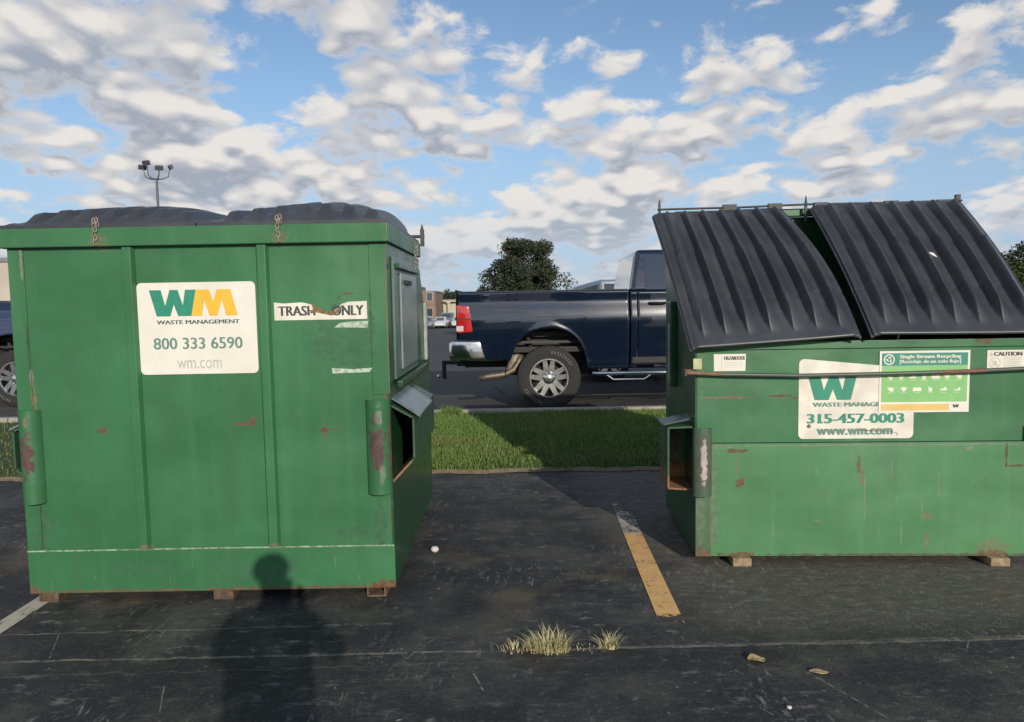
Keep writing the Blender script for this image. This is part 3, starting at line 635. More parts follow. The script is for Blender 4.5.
# white sign with the mark and numbers
sx0, sx1, sz0, sz1 = -1.870-LX, -1.277-LX, 1.180, 1.640
fy = -.001
bm = B(); flat(bm, rrect(sx0,sx1,sz0,sz1,.025), fy, .003); sg = obj('sign', bm, M['white'], L); ly = fy-.0036
sw, sh = sx1-sx0, sz1-sz0
def U(a): return sx0+a*sw
def Vv(a): return sz0+a*sh
wmark('logo_letter', U(.105),U(.50), Vv(.635),Vv(.92), ly, M['lgreen'], sg)
wmark('logo_letter', U(.453),U(.845), Vv(.635),Vv(.92), ly-.0004, M['lyel'], sg, True)
text('lettering','WASTE MANAGEMENT',U(.155),U(.86),Vv(.548),Vv(.592),ly-.0006,M['lmark'],sg,.03)
text('lettering','800 333 6590',U(.12),U(.875),Vv(.275),Vv(.40),ly-.0006,M['lmute'],sg,.022)
text('lettering','wm.com',U(.31),U(.69),Vv(.06),Vv(.155),ly-.0006,M['lgrey'],sg,-.004)
# torn sticker
tx0, tx1, tz0, tz1 = -1.187-LX, -.722-LX, 1.442, 1.532
tw, tz = tx1-tx0, tz1-tz0
pl = [(0,0),(1,0),(1,1),(.80,.97),(.72,.84),(.69,.62),(.62,.42),(.53,.46),(.44,.60),(.40,.86),(.30,.98),(.10,.93),(0,1)]
bm = B(); flat(bm, [(tx0+a*tw, tz0+b*tz) for a,b in pl], fy, .0015); st = obj('sticker', bm, M['whiteworn'], L)
text('lettering','TRASH',tx0+.04*tw,tx0+.445*tw,tz0+.24*tz,tz0+.78*tz,fy-.0021,M['ldark'],st,.035)
text('lettering','ONLY',tx0+.62*tw,tx0+.965*tw,tz0+.22*tz,tz0+.78*tz,fy-.0021,M['ldark'],st,.035)
bm = B(); flat(bm, [(tx0+a*tw,tz0+b*tz) for a,b in [(.38,.35),(.42,.62),(.40,.92),(.47,.70),(.56,.50),(.64,.44),(.70,.64),(.74,.85),(.70,.40),(.62,.22),(.52,.34),(.45,.42)]], fy-.0024, .0005); obj('torn_residue', bm, M['residue'], st)
bm = B(); flat(bm, [(-.890-LX,1.402),(-.722-LX,1.398),(-.718-LX,1.432),(-.80-LX,1.431),(-.86-LX,1.424)], fy, .0012); obj('sticker_remnant', bm, M['torn'], L)
bm = B(); flat(bm, [(-.905-LX,1.170),(-.72-LX,1.174),(-.70-LX,1.196),(-.80-LX,1.190),(-.91-LX,1.198)], fy, .0012); obj('sticker_remnant', bm, M['torn'], L)

# ------------------------------------------------------------------ dumpster on the right (slanted black lids)
RX, RY, RYAW = 2.014, 4.082, -2.8
D = thing('dumpster', 'slanted green dumpster with ribbed black lids and a recycling poster', 'dumpster', (RX,RY,0), R_(RYAW))
xl, xr = -.985, .875
sp = [(0,.048),(0,.696),(.025,.706),(.025,1.245),(.90,1.93),(1.05,1.93),(1.05,.048)]
bm = B()
for x, t in ((xl,.012),(xr,-.012)): prism(bm, [(x,y,z) for y,z in sp], (t,0,0), 2)
box(bm, (xl+.012,0,.048),(xr-.012,.016,.696), 0)
# an open seam runs between the lower and the upper sheet
box(bm, (xl+.012,.0245,.698),(xr-.012,.037,1.245), 1)
box(bm, (xl+.012,1.038,.048),(xr-.012,1.05,2.060), 2); box(bm, (xl+.012,.012,.048),(xr-.012,1.038,.06), 2)
obj('body', bm, [M['slow'],M['supp'],M['shaded_side']], D)
bm = B(); prism(bm, [(xl-.004,.0245,1.222),(xl-.004,.010,1.226),(xl-.004,.010,1.268),(xl-.004,.070,1.268),(xl-.004,.070,1.262),(xl-.004,.0245,1.262)], (xr-xl+.008,0,0)); obj('top_flange', bm, M['supp'], D, bevel=.002)
bm = B(); box(bm, (xl-.002,-.0075,.048),(xl+.085,-.001,.400)); obj('corner_plate', bm, paint('worn_corner_paint',(.085,.15,.08),[(-.95,.07,.06,.04,RUST,.7),(-.90,.25,.006,.2,RUSTL,.4),(-.96,.3,.03,.2,(.13,.18,.12),.5)],flecks=.9,dirt=1.0), D, bevel=.002)
bm = B(); box(bm, (-.93,.985,2.062),(xr,1.05,2.112)); obj('rear_rim', bm, M['green'], D, bevel=.004)
# side stiffener with a pale strip standing in for the sheen on the side
bm = B(); box(bm, (xl-.040,.62,.95),(xl-.001,.78,1.50)); sf = obj('stiffener', bm, M['shaded_side'], D, bevel=.006)
bm = B(); box(bm, (xl-.0425,.65,.98),(xl-.0405,.69,1.36)); obj('sheen_strip', bm, M['strip'], sf)
# ribbed lids
def slant_lid(bl, br, tl, tr, seed, curl=0.0, bulge=0.0, nr=7):
    bl, br, tl, tr = map(Vector, (bl,br,tl,tr))
    nrm = (br-bl).cross(tl-bl).normalized()
    def sst(x): x = min(1,max(0,x)); return x*x*(3-2*x)
    def f(u, v):
        p = (bl*(1-u)+br*u)*(1-v) + (tl*(1-u)+tr*u)*v
        bow = .034*math.sin(math.pi*v)**.9
        e = min(u, 1-u); fl = sst((e-.022)/.03)
        q = (u-.040)/.93*nr + (.025*sst((.60-v)/.02) if v < .60 else 0)
        k = math.floor(q); fr = q-k
        amp = sst((v-.045)/.13)**.7*(1 if v < .955 else sst((.985-v)/.03))
        if v > .60: amp *= .80 + .0*(v-.6)
        hr = 0.0
        if 0 <= q < nr:
            wd = .205*amp; a1 = .42
            if fr < a1-wd: hr = 0
            elif fr < a1: hr = amp*(fr-(a1-wd))/max(1e-4,wd)
            else: hr = amp*(1-min(1,max(0,(fr-a1-.05)/.50)))
        h = .060*hr*fl + .012*fl
        edge = -.014 if e < .010 else 0
        crease = -.006*math.exp(-((v-.27-.012*math.sin(u*7+seed))/.010)**2)
        wob = .003*math.sin(u*4+seed)*math.sin(v*4+seed)
        return p + Vector((bulge*u**2*math.sin(math.pi*v),0,0)) + nrm*(bow + h + edge + crease + wob + curl*u**3*(1-v)**2)
    bm = B(); vs = grid(bm, f, 230, 80)
    bmesh.ops.recalc_face_normals(bm, faces=bm.faces)
    if sum((fc.normal.z for fc in bm.faces)) < 0: bmesh.ops.reverse_faces(bm, faces=bm.faces)
    return solidify(obj('lid', bm, M['lid'], D, smooth=True), .012)
slant_lid((-1.031,-.07,1.236),(-.108,-.07,1.290),(-1.101,.90,2.085),(-.235,.90,2.100), 0.4, .012, .045)
slant_lid((-.053,-.07,1.300),(.892,-.07,1.296),(-.059,.90,2.112),(.930,.90,2.120), 2.2)
bm = B(); zz = 2.120
tube(bm, [(-1.06,.93,zz),(-.5,.93,zz+.002),(-.07,.93,zz+.012),(.5,.93,zz+.010),(.94,.93,zz+.014)], .007, 8)
for x,hh in ((-1.045,.045),(-.072,.050),(.918,.035)):
    box(bm, (x-.008,.935,2.02),(x+.008,.950,zz+.025)); tube(bm, [(x,.942,zz+.022),(x,.942,zz+.022+hh)], [.009,.003], 8)
box(bm, (.905,.936,2.03),(.935,.96,zz+.055))
hr = obj('hinge_rod', bm, M['rod'], D)
for x in (-.58,-.28,.02,.48,.82):
    bm = B(); box(bm, (x-.045,.915,zz-.016),(x+.045,.921,zz+.022)); box(bm, (x-.045,.939,zz-.016),(x+.045,.945,zz+.022)); box(bm, (x-.045,.9212,zz+.016),(x+.045,.9388,zz+.022))
    obj('hinge_clip', bm, M['rod'], hr)
bm = B(); tube(bm, [(-1.04,-.020,1.103),(-.8,-.018,1.090),(-.41,-.016,1.079),(.13,-.015,1.084),(.5,-.017,1.092),(.93,-.018,1.108)], .0115, 10); obj('lock_bar', bm, M['bar'], D, smooth=True)
bm = B(); prism(bm, [(-1.052,-.035,1.085),(-1.052,.05,1.085),(-1.052,.05,1.12),(-1.052,-.035,1.12)], (.010,0,0)); obj('bar_bracket', bm, M['rust'], D, bevel=.002)
bm = B(); box(bm, (-1.0415,.036,1.088),(-.987,.048,1.117)); obj('bar_bracket', bm, M['rust'], D, bevel=.002)
for s, x0_ in ((-1,0.0),(1,xl+xr)):
    sec2 = [(abs(.987)+(0 if s<0 else xl+xr),.79),(1.135+(0 if s<0 else xl+xr),.785),(1.135+(0 if s<0 else xl+xr),.425),(.987+(0 if s<0 else xl+xr),.415)]
    o_ = 0 if s < 0 else xl+xr
    fork_pocket(D, s, sec2, .05, .34, ((.988+o_,.835),(1.158+o_,.805)), (M['rustgreen'], M['hoodplate']))
    bm = B(); prism(bm, [(s*(1.159+o_),.05,.803),(s*(1.180+o_),.05,.828),(s*(1.180+o_),.20,.828),(s*(1.159+o_),.20,.803)], (s*.006,0,0)); obj('bent_flap', bm, M['hoodplate'], D)
guard(D, -1.004,-.899,.400,.790, -.009, .030, M['sguard']); guard(D, .830,.935,.400,.790, -.009, .030, M['sguard'])
for x in (-.731,.686):
    bm = B(); box(bm, (x-.052,-.038,0),(x+.052,.14,.046)); obj('skid_foot', bm, M['skid'], D, bevel=.004)
    bm = B(); box(bm, (x-.052,.80,0),(x+.052,.94,.046)); obj('skid_foot', bm, M['skid'], D, bevel=.004)
# signs
uy = .0240
x0,x1,z0,z1 = -.410,.222,.716,1.168
pl = rrect(x0,x1,z0,z1,.028,5,(0,1,1,1)); pl[0] = (x1, z1-.060)
bm = B(); flat(bm, pl, uy, .003); sg = obj('sign', bm, M['whiteworn'], D); ly = uy-.0036
wmark('logo_letter', x0+.050,x0+.318, z0+.220,z0+.356, ly, M['lgreen'], sg)
text('lettering','WASTE MANAGEMENT',x0+.075,x0+.580,z0+.182,z0+.206,ly-.0004,M['lmute'],sg,.045)
bm = B()
dz0, dz1 = z0+.088, z0+.142
text('lettering','315-457-0003',x0+.045,x0+.582,dz0,dz1,ly-.0004,M['lgreen'],sg,.05)
flat(bm, [(x0+.104,dz0),(x0+.134,dz0),(x0+.134,dz0+.009),(x0+.104,dz0+.009)], ly-.0010,.0004)     # slab foot of the one
obj('lettering', bm, M['lgreen'], sg)
text('lettering','www.wm.com',x0+.100,x0+.520,z0+.022,z0+.058,ly-.0004,M['lmute'],sg,.045)
bm = B(); flat(bm, [(x0+.33,z0+.052),(x0+.40,z0+.046),(x0+.50,z0+.044),(x0+.545,z0+.030),(x0+.548,z0+.012),(x0+.540,z0+.030),(x0+.50,z0+.040),(x0+.40,z0+.041),(x0+.335,z0+.046)], ly-.0012,.0003)
obj('scratch', bm, M['residue'], sg); bm = B()
flat(bm, [(x0+.045,z0+.066),(x0+.066,z0+.062),(x0+.070,z0+.078),(x0+.054,z0+.086)], ly-.0012,.0003)
obj('scratch', bm, M['residue'], sg)
# recycling poster overlapping the sign
x0,x1,z0,z1 = .029,.518,.862,1.206
bm = B(); flat(bm, [(x0,z0),(x1,z0),(x1,z1),(x0,z1)], uy-.0042, .002); ps = obj('poster', bm, M['white'], D); py = uy-.0066
pw, ph = x1-x0, z1-z0
def PU(a): return x0+a*pw
def PV(a): return z0+a*ph
def q(a,b,c,d): return [(PU(a),PV(c)),(PU(b),PV(c)),(PU(b),PV(d)),(PU(a),PV(d))]
bm = B(); flat(bm, q(.025,.975,.76,.965), py); obj('poster_panel', bm, M['pteal'], ps)
bm = B(); flat(bm, q(.025,.975,.17,.757), py); obj('poster_panel', bm, M['pgreen'], ps)
bm = B(); flat(bm, q(.025,.78,.03,.135), py); obj('poster_panel', bm, M['porange'], ps)
text('lettering','Single Stream Recycling',PU(.22),PU(.90),PV(.865),PV(.935),py-.0012,M['white'],ps,.05)
text('lettering','[Reciclaje de un solo flujo]',PU(.22),PU(.90),PV(.785),PV(.855),py-.0012,M['white'],ps,.04)
wmark('logo_letter', PU(.82),PU(.89),PV(.075),PV(.125), py-.0004, M['ldark'], ps)
bm = B()
n = 28; cx, cz, r1, r2 = PU(.105), PV(.862), .030, .0235
for i in range(n):
    a, b = 2*math.pi*i/n, 2*math.pi*(i+1)/n
    flat(bm, [(cx+r1*math.cos(a),cz+r1*math.sin(a)),(cx+r1*math.cos(b),cz+r1*math.sin(b)),(cx+r2*math.cos(b),cz+r2*math.sin(b)),(cx+r2*math.cos(a),cz+r2*math.sin(a))], py-.0008, .0004)
for i in range(3):                                           # three bent arrows
    a = R_(90+120*i)
    def pp(r, da): return (cx+r*math.cos(a+R_(da)), cz+r*math.sin(a+R_(da)))
    flat(bm, [pp(.015,35),pp(.007,30),pp(.007,-25),pp(.004,-40),pp(.018,-45),pp(.018,-10),pp(.015,-20)], py-.0008, .0004)
obj('recycling_mark', bm, M['white'], ps)
bm = B(); random.seed(3)
def icon(cx, cz, kind):
    r = .019
    if kind == 0: pts = [(cx-r,cz+.006),(cx-.3*r,cz+.013),(cx+r,cz+.009),(cx+.8*r,cz-.010),(cx+.1*r,cz-.013),(cx-.4*r,cz-.004)]
    elif kind == 1: pts = [(cx-r,cz+.008),(cx-.5*r,cz+.013),(cx+.6*r,cz+.012),(cx+r,cz+.005),(cx+.4*r,cz-.006),(cx,cz-.014),(cx-.5*r,cz-.005)]
    elif kind == 2: pts = [(cx-1.3*r,cz-.010),(cx-1.1*r,cz+.008),(cx-.5*r,cz+.013),(cx,cz+.006),(cx+.4*r,cz+.013),(cx+1.1*r,cz+.010),(cx+1.3*r,cz-.010)]
    elif kind == 3: pts = [(cx-.5*r,cz-.013),(cx-.6*r,cz+.010),(cx-.2*r,cz+.014),(cx,cz+.003),(cx+.6*r,cz+.012),(cx+.4*r,cz-.013)]
    elif kind == 4: pts = [(cx-r,cz-.007),(cx-r,cz+.001),(cx-.2*r,cz+.003),(cx+.2*r,cz+.011),(cx+.7*r,cz+.011),(cx+r,cz-.007)]
    else: pts = [(cx-r,cz-.008),(cx-.6*r,cz),(cx-.2*r,cz-.004),(cx+.2*r,cz+.002),(cx+.6*r,cz+.012),(cx+r,cz+.002),(cx+.8*r,cz-.008)]
    flat(bm, pts, py-.0008, .0004)
    flat(bm, [(cx-.9*r,cz-.019),(cx+.9*r,cz-.019),(cx+.9*r,cz-.0175),(cx-.9*r,cz-.0175)], py-.0008, .0004)
for i in range(6): icon(PU(.125+.148*i), PV(.375), i)
for i in range(7): icon(PU(.115+.127*i), PV(.575), (0,1,4,3,2,1,0)[i])
obj('pictograms', bm, M['white'], ps)
bm = B(); flat(bm, q(.16,.67,.092,.100), py-.0008,.0004); flat(bm, q(.20,.62,.068,.075), py-.0008,.0004); obj('fine_print', bm, M['lyel'], ps)
# small stickers
x0,x1,z0,z1 = .612,.812,1.098,1.203
bm = B(); flat(bm, [(x0,z0),(x1,z0),(x1,z1),(x0,z1)], uy, .0015); cs = obj('caution_sticker', bm, M['whiteworn'], D)
text('lettering','CAUTION',x0+.034,x1-.012,z1-.032,z1-.010,uy-.0021,M['ldark'],cs,.05)
bm = B(); flat(bm, [(x0+.012,z1-.031),(x0+.030,z1-.031),(x0+.021,z1-.011)], uy-.0015,.0005)
for i in range(24):
    a, b = 2*math.pi*i/24, 2*math.pi*(i+1)/24; cx, cz = x0+.042, z0+.034
    flat(bm, [(cx+.030*math.cos(a),cz+.030*math.sin(a)),(cx+.030*math.cos(b),cz+.030*math.sin(b)),(cx+.026*math.cos(b),cz+.026*math.sin(b)),(cx+.026*math.cos(a),cz+.026*math.sin(a))], uy-.0015,.0005)
flat(bm, [(cx-.016,cz-.012),(cx-.006,cz-.002),(cx+.002,cz+.012),(cx+.012,cz+.008),(cx+.004,cz-.006),(cx+.016,cz-.014)], uy-.0015,.0005)
flat(bm, [(cx-.02,cz+.016),(cx-.016,cz+.019),(cx+.02,cz-.016),(cx+.016,cz-.019)], uy-.0021,.0003)
for k in range(5): flat(bm, [(x0+.085,z1-.042-.011*k),(x1-.014-.01*(k%2),z1-.042-.011*k),(x1-.014-.01*(k%2),z1-.046-.011*k),(x0+.085,z1-.046-.011*k)], uy-.0015,.0005)
obj('pictograms', bm, M['lgrey'], cs)
x0,x1,z0,z1 = -.880,-.703,1.106,1.202
bm = B(); flat(bm, [(x0,z0),(x1-.003,z0),(x1,z1),(x0-.002,z1)], uy, .0015); hs = obj('notice_sticker', bm, M['white'], D)
text('lettering','HAZARDOUS',x0+.056,x1-.006,z1-.034,z1-.013,uy-.0021,M['ldark'],hs,.05)
bm = B(); flat(bm, [(x0+.042,z0+.002),(x0+.045,z0+.002),(x0+.045,z1-.014),(x0+.042,z1-.014)], uy-.0015,.0005)
for k in range(4): flat(bm, [(x0+.06,z1-.046-.009*k),(x1-.02,z1-.046-.009*k),(x1-.02,z1-.048-.009*k),(x0+.06,z1-.048-.009*k)], uy-.0015,.0005)
obj('fine_print', bm, M['lgrey'], hs)
bm = B(); flat(bm, [(-.995,1.118),(-.948,1.118),(-.948,1.178),(-.995,1.178)], uy,.0015); obj('square_sticker', bm, M['cream'], D)
bm = B(); prism(bm, [(0,0,0),(.045,-.010,-.012),(.055,-.045,-.045),(.026,-.030,-.030)], (0,-.004,.005))
o = obj('paper_scrap', bm, M['white']); o.location = (2.462,4.405,1.765); o.scale = (.75,.75,.75); tag(o, 'tiny white paper scrap lying on the right black lid', 'paper scrap')

# ------------------------------------------------------------------ vehicles
def wheel(parent, x, z, y, r, wd, side, spokes=5, rimr=.60, tyremarks=True, detail=True):
    """wheel with its outer face towards side*y"""
    yo = y
    bm = B(); hwd = wd/2; s = side
    prof = [(r*rimr,-hwd*.86*s*-1),]
    P_ = [(rimr*r, .40*wd), (rimr*r*1.04,.49*wd), (r*.80,.53*wd), (r*.93,.50*wd), (r*.985,.44*wd), (r,.36*wd), (r,-.36*wd), (r*.985,-.44*wd), (r*.93,-.5*wd), (r*.8,-.53*wd), (rimr*r,-.45*wd)]
    lathe_y(bm, [(a, b*s) for a,b in P_], x, yo, z, 56, 0, closed=True)
    bmesh.ops.recalc_face_normals(bm, faces=bm.faces)
    wh = link('wheel', None, parent, (0,0,0)); wh.empty_display_size = .1
    obj('tyre', bm, M['tyre'], wh, smooth=True)
    if tyremarks:
        bm = B()
        for k in list(range(3,12))+list(range(30,38)):
            a = R_(10+k*6.5); 
            for j in range(2):
                aa = a+R_(1.7*j); r1, r2 = r*.76, r*.86
                yy = yo+s*(.533*wd)
                prism(bm, [(x+r1*math.cos(aa),yy,z+r1*math.sin(aa)),(x+r1*math.cos(aa+.012),yy,z+r1*math.sin(aa+.012)),(x+r2*math.cos(aa+.012),yy,z+r2*math.sin(aa+.012)),(x+r2*math.cos(aa),yy,z+r2*math.sin(aa))], (0,s*.002,0))
        obj('tyre_lettering', bm, M['tyremark'], wh)
    R = r*rimr
    bm = B()
    lathe_y(bm, [(R*1.03,.43*wd*s),(R*1.02,.50*wd*s),(R*.95,.50*wd*s),(R*.90,.40*wd*s),(R*.86,.10*wd*s),(R*.86,-.4*wd*s)], x, yo, z, 56, 0)
    yf = yo+s*.40*wd
    for k in range(spokes):
        a = 2*math.pi*k/spokes+R_(90)
        def pt(rr, t, dy): return (x+rr*math.cos(a)-t*math.sin(a), yf+s*dy, z+rr*math.sin(a)+t*math.cos(a))
        for sg_ in ((-1,1) if detail else (0,)):
            w0, w1 = (.16*R,.115*R) if detail else (.16*R,.2*R); o0, o1 = sg_*.10*R, sg_*.21*R
            a_ = [pt(.22*R,o0-w0,.0), pt(.22*R,o0+w0,.0), pt(.90*R,o1+w1,.005), pt(.90*R,o1-w1,.005)]
            prism(bm, a_, (0,-s*.05,0))
    lathe_y(bm, [(.30*R,-.03*s),(.31*R,.012*s),(.20*R,.03*s),(.18*R,.055*s),(.0005,.06*s)], x, yf, z, 24, 0)
    bmesh.ops.recalc_face_normals(bm, faces=bm.faces)
    obj('rim', bm, M['alloy'], wh, smooth=True)
    if detail:
        bm = B()
        for k in range(8):
            a = 2*math.pi*k/8; lathe_y(bm, [(.018,-.01*s),(.018,.02*s),(.001,.024*s)], x+.25*R*math.cos(a), yf, z+.25*R*math.sin(a), 8)
        obj('lug_nuts', bm, M['under'], wh)
    bm = B(); lathe_y(bm, [(.0005,.05*wd*s),(.70*R,.05*wd*s),(.72*R,0),(.85*R,-.1*wd*s)], x, yo, z, 24); obj('brake_disc', bm, M['under'], wh)
    return wh

def patch(bm, quad, u0, u1, v0, v1, off, th=.004):
    """thin panel lying off metres proud of a quad (4 corners: bottom-left, bottom-right, top-right, top-left)"""
    a,b,c,d = [Vector(p) for p in quad]; n = (b-a).cross(d-a).normalized()
    def P(u,v): return (a*(1-u)+b*u)*(1-v)+(d*(1-u)+c*u)*v
    return prism(bm, [P(u0,v0)+n*off, P(u1,v0)+n*off, P(u1,v1)+n*off, P(u0,v1)+n*off], n*th)

def make_truck(name, label, pm, loc, group=None):
    T = thing(name, label, 'pickup truck', loc, 0, group)
    HW, WR, WZ, FX = 1.02, .448, .450, 3.80
    def yprof(z):
        pts = [(.55,.115),(.62,.100),(.66,.093),(.70,.094),(.74,.086),(.95,.042),(1.12,.012),(1.22,.0),(1.27,.001),(1.33,.008),(1.40,.022),(1.47,.040),(1.51,.050),(1.535,.050),(1.66,.040),(1.72,.06)]
        for (za,a),(zb,b) in zip(pts, pts[1:]):
            if z <= zb: return a+(b-a)*max(0,(z-za)/(zb-za))
        return pts[-1][1]
    def arch(x, xc, rx=.545, rz=.695, base=.45):
        d = abs(x-xc)/rx
        return base+rz*(1-d**2.5)**(1/2.5) if d < 1 else -1
    def panel(bm, x0, x1, ztop, zb, side, archx=None, nx=None):
        nx = nx or max(6,int((x1-x0)/.025)); nz = 30
        def f(u, v):
            x = x0+(x1-x0)*u; lo = zb(x) if callable(zb) else zb
            fl = 0
            if archx is not None:
                az = arch(x, archx); lo = max(lo, az) if az > 0 else lo
            zt = ztop(x) if callable(ztop) else ztop
            z = lo+(zt-lo)*v
            y = HW-yprof(z)
            if archx is not None:
                rr = math.hypot((x-archx)/.545, (z-.45)/.695); fl = max(0, 1-abs(rr-1.03)/.13); y += .018*fl*fl*(3-2*fl)*(1 if z < 1.28 else max(0,1-(z-1.28)/.1))
            return (x, side*y, z)
        grid(bm, f, nx, nz)
    # bed
    def shell(nm, par, s, *a):
        bm = B(); panel(bm, *a[:4], s, *a[4:])
        for f in bm.faces:
            f.normal_update()
        if sum(f.normal.y*s for f in bm.faces) < 0: bmesh.ops.reverse_faces(bm, faces=bm.faces)
        return solidify(obj(nm, bm, pm, par, smooth='all'), .035)
    for s in (-1,1): bed = shell('bed_side', T, s, -1.245, 1.125, 1.665, lambda x: .70 if x < 0 else .56, 0.0)
    for s in (-1,1):
        bm = B(); box(bm, (-1.25, s*.90-.055, 1.650),(1.12, s*.90+.055, 1.677)); obj('bed_rail', bm, M['black'], T, bevel=.01)
    bm = B(); box(bm, (1.06,-.84,.95),(1.118,.84,1.672)); box(bm, (-1.20,-.84,.80),(1.06,.84,.88)); 
    obj('bed_liner', bm, M['black'], T, bevel=.01)
    bm = B(); box(bm, (-1.295,-.83,.86),(-1.235,.83,1.69)); tube(bm, [(-1.285,-.83,1.685),(-1.285,.83,1.685)], .022, 10); tg = obj('tailgate', bm, pm, T, bevel=.012)
    bm = B(); box(bm, (-1.33,-.12,1.36),(-1.297,.12,1.43)); obj('handle', bm, M['black'], tg, bevel=.006)
    # cab lower body with door
    bm = B(); box(bm, (1.165,-.93,.62),(2.74,.93,1.60)); cab = obj('cab', bm, M['black'], T, bevel=.02)
    for s in (-1,1): shell('door_pillar', cab, s, 1.155, 1.24, 1.64, .56); shell('door_pillar', cab, s, 2.66, 2.74, 1.64, .56)
    for s in (-1,1):
        dr = shell('door', T, s, 1.252, 2.648, 1.64, .60)
        bm = B(); tube(bm, [(1.40,s*1.0,1.475),(1.43,s*1.03,1.475),(1.60,s*1.03,1.475),(1.63,s*1.0,1.475)], .017, 8); obj('door_handle', bm, M['black'], dr, smooth=True)
    bm = B(); lo = [(1.155,-.955,1.63),(3.02,-.955,1.63),(3.02,.955,1.63),(1.155,.955,1.63)]
    hi = [(1.255,-.79,2.225),(2.36,-.79,2.225),(2.36,.79,2.225),(1.255,.79,2.225)]
    midp = [(1.205,-.872,1.93),(2.687,-.872,1.93),(2.687,.872,1.93),(1.205,.872,1.93)]
    rings = [[bm.verts.new(p) for p in R] for R in (lo, midp, hi)]
    for A,Bq in zip(rings,rings[1:]):
        for k in range(4): bm.faces.new((A[k],A[(k+1)%4],Bq[(k+1)%4],Bq[k]))
    bm.faces.new(rings[-1]); bm.faces.new(rings[0][::-1]); bmesh.ops.recalc_face_normals(bm, faces=bm.faces)
    gh = obj('cab_roof', bm, pm, cab, bevel=.07, smooth='all', seg=4)
    bm = B(); patch(bm, [lo[3],lo[0],midp[0],midp[3]], .07,.93,.12,1.0,.002); patch(bm, [midp[3],midp[0],hi[0],hi[3]], .07,.93,0,.72,.002)
    obj('rear_window', bm, M['glasslt'], cab)
    for s in (-1,1):
        qd = ([lo[0],lo[1],midp[1],midp[0]],[midp[0],midp[1],hi[1],hi[0]]) if s < 0 else ([lo[2],lo[3],midp[3],midp[2]],[midp[2],midp[3],hi[3],hi[2]])
        u = (.11,.74) if s < 0 else (.26,.89)
        u2 = (.11,.84) if s < 0 else (.16,.89)
        bm = B(); patch(bm, qd[0], u[0],u[1],.10,1.0,.004); patch(bm, qd[1], u2[0],u2[1],0,.74,.004); obj('side_window', bm, M['glass'], cab)
    bm = B(); patch(bm, [lo[1],lo[2],midp[2],midp[1]], .06,.94,.06,1.0,.004); patch(bm, [midp[1],midp[2],hi[2],hi[1]], .06,.94,0,.86,.004); obj('windshield', bm, M['glass'], cab)
    # fenders, hood, nose
    for s in (-1,1): shell('fender', T, s, 2.752, 4.70, lambda x: 1.60-.05*(x-2.75)/1.95, .56, FX)
    bm = B(); grid(bm, lambda u,v: (2.78+1.93*u, -.97+1.94*v, 1.59-.06*u+.10*math.sin(math.pi*v)**.5*(1-.3*u)), 14, 20); bmesh.ops.recalc_face_normals(bm, faces=bm.faces); solidify(obj('hood', bm, pm, T, smooth='all'), .03)
    bm = B(); box(bm, (4.66,-.60,.95),(4.72,.60,1.52)); obj('grille', bm, M['chrome'], T, bevel=.02)
    for s in (-1,1):
        bm = B(); box(bm, (4.60, s*.80-.16,1.12),(4.73,s*.80+.16,1.44)); obj('headlight', bm, M['clearlamp'], T, bevel=.03)
    bm = B(); box(bm, (4.62,-1.0,.62),(4.84,1.0,.93)); obj('front_bumper', bm, M['chrome'], T, bevel=.05)
    # lamps, bumper, hitch, exhaust, steps
    for s in (-1,1):
        bm = B(); y = s*(HW-.045)
        prism(bm, [(-1.268,y+s*.056,1.49),(-1.10,y+s*.056,1.47),(-1.075,y+s*.056,1.30),(-1.050,y+s*.056,1.115),(-1.262,y+s*.056,1.100)], (0,-s*.10,0))
        tl = obj('tail_light', bm, M['redlamp'], T, bevel=.012, smooth=True)
        bm = B(); box(bm, (-1.255,min(y+s*.02,y+s*.0585),1.285),(-1.088,max(y+s*.02,y+s*.0585),1.300)); obj('lens_divider', bm, M['black'], tl)
        bm = B(); box(bm, (-1.278,min(y+s*.02,y+s*.060),1.125),(-1.18,max(y+s*.02,y+s*.060),1.20)); obj('reverse_lens', bm, M['clearlamp'], tl, bevel=.006)
    bm = B()
    prof = [(-1.37,.70),(-1.395,.80),(-1.395,.955),(-1.30,.985),(-1.24,.985),(-1.24,.70)]
    bmp = [(-1.38,.74),(-1.39,.80),(-1.385,.965),(-1.28,.985),(-.955,.975),(-.86,.70),(-1.15,.72)]
    for s in (-1,1): prism(bm, [(x,s*1.035,z) for x,z in bmp], (0,-s*.096,0))
    prism(bm, [(x,-.9385,z) for x,z in prof], (0,1.877,0))
    bp = obj('rear_bumper', bm, M['chrome'], T, bevel=.016, smooth=True)
    bm = B(); box(bm, (-1.375,-.94,.988),(-1.245,.94,1.0)); obj('bumper_pad', bm, M['black'], bp)
    bm = B(); box(bm, (-1.36,-.05,.56),(-.9,.05,.66)); box(bm, (-1.56,-.035,.585),(-1.365,.035,.645)); box(bm, (-1.585,-.03,.36),(-1.525,.03,.646)); box(bm, (-1.68,-.03,.345),(-1.5255,.03,.3595))
    ht = obj('tow_hitch', bm, M['black'], T, bevel=.004)
    bm = B(); bmesh.ops.create_uvsphere(bm, u_segments=12, v_segments=8, radius=.03, matrix=Matrix.Translation((-1.645,0,.405))); tube(bm, [(-1.645,0,.36),(-1.645,0,.40)], .012, 8); obj('hitch_ball', bm, M['chrome'], ht, smooth=True)
    bm = B(); tube(bm, [(-.98,-.86,.455),(-.90,-.86,.465),(-.62,-.84,.50),(-.50,-.80,.55),(-.42,-.74,.66),(-.38,-.70,.80)], [.043,.046,.046,.046,.05,.05], 14, cap=False)
    ex = obj('exhaust_pipe', bm, M['pipe'], T, smooth=True); solidify(ex, .006)
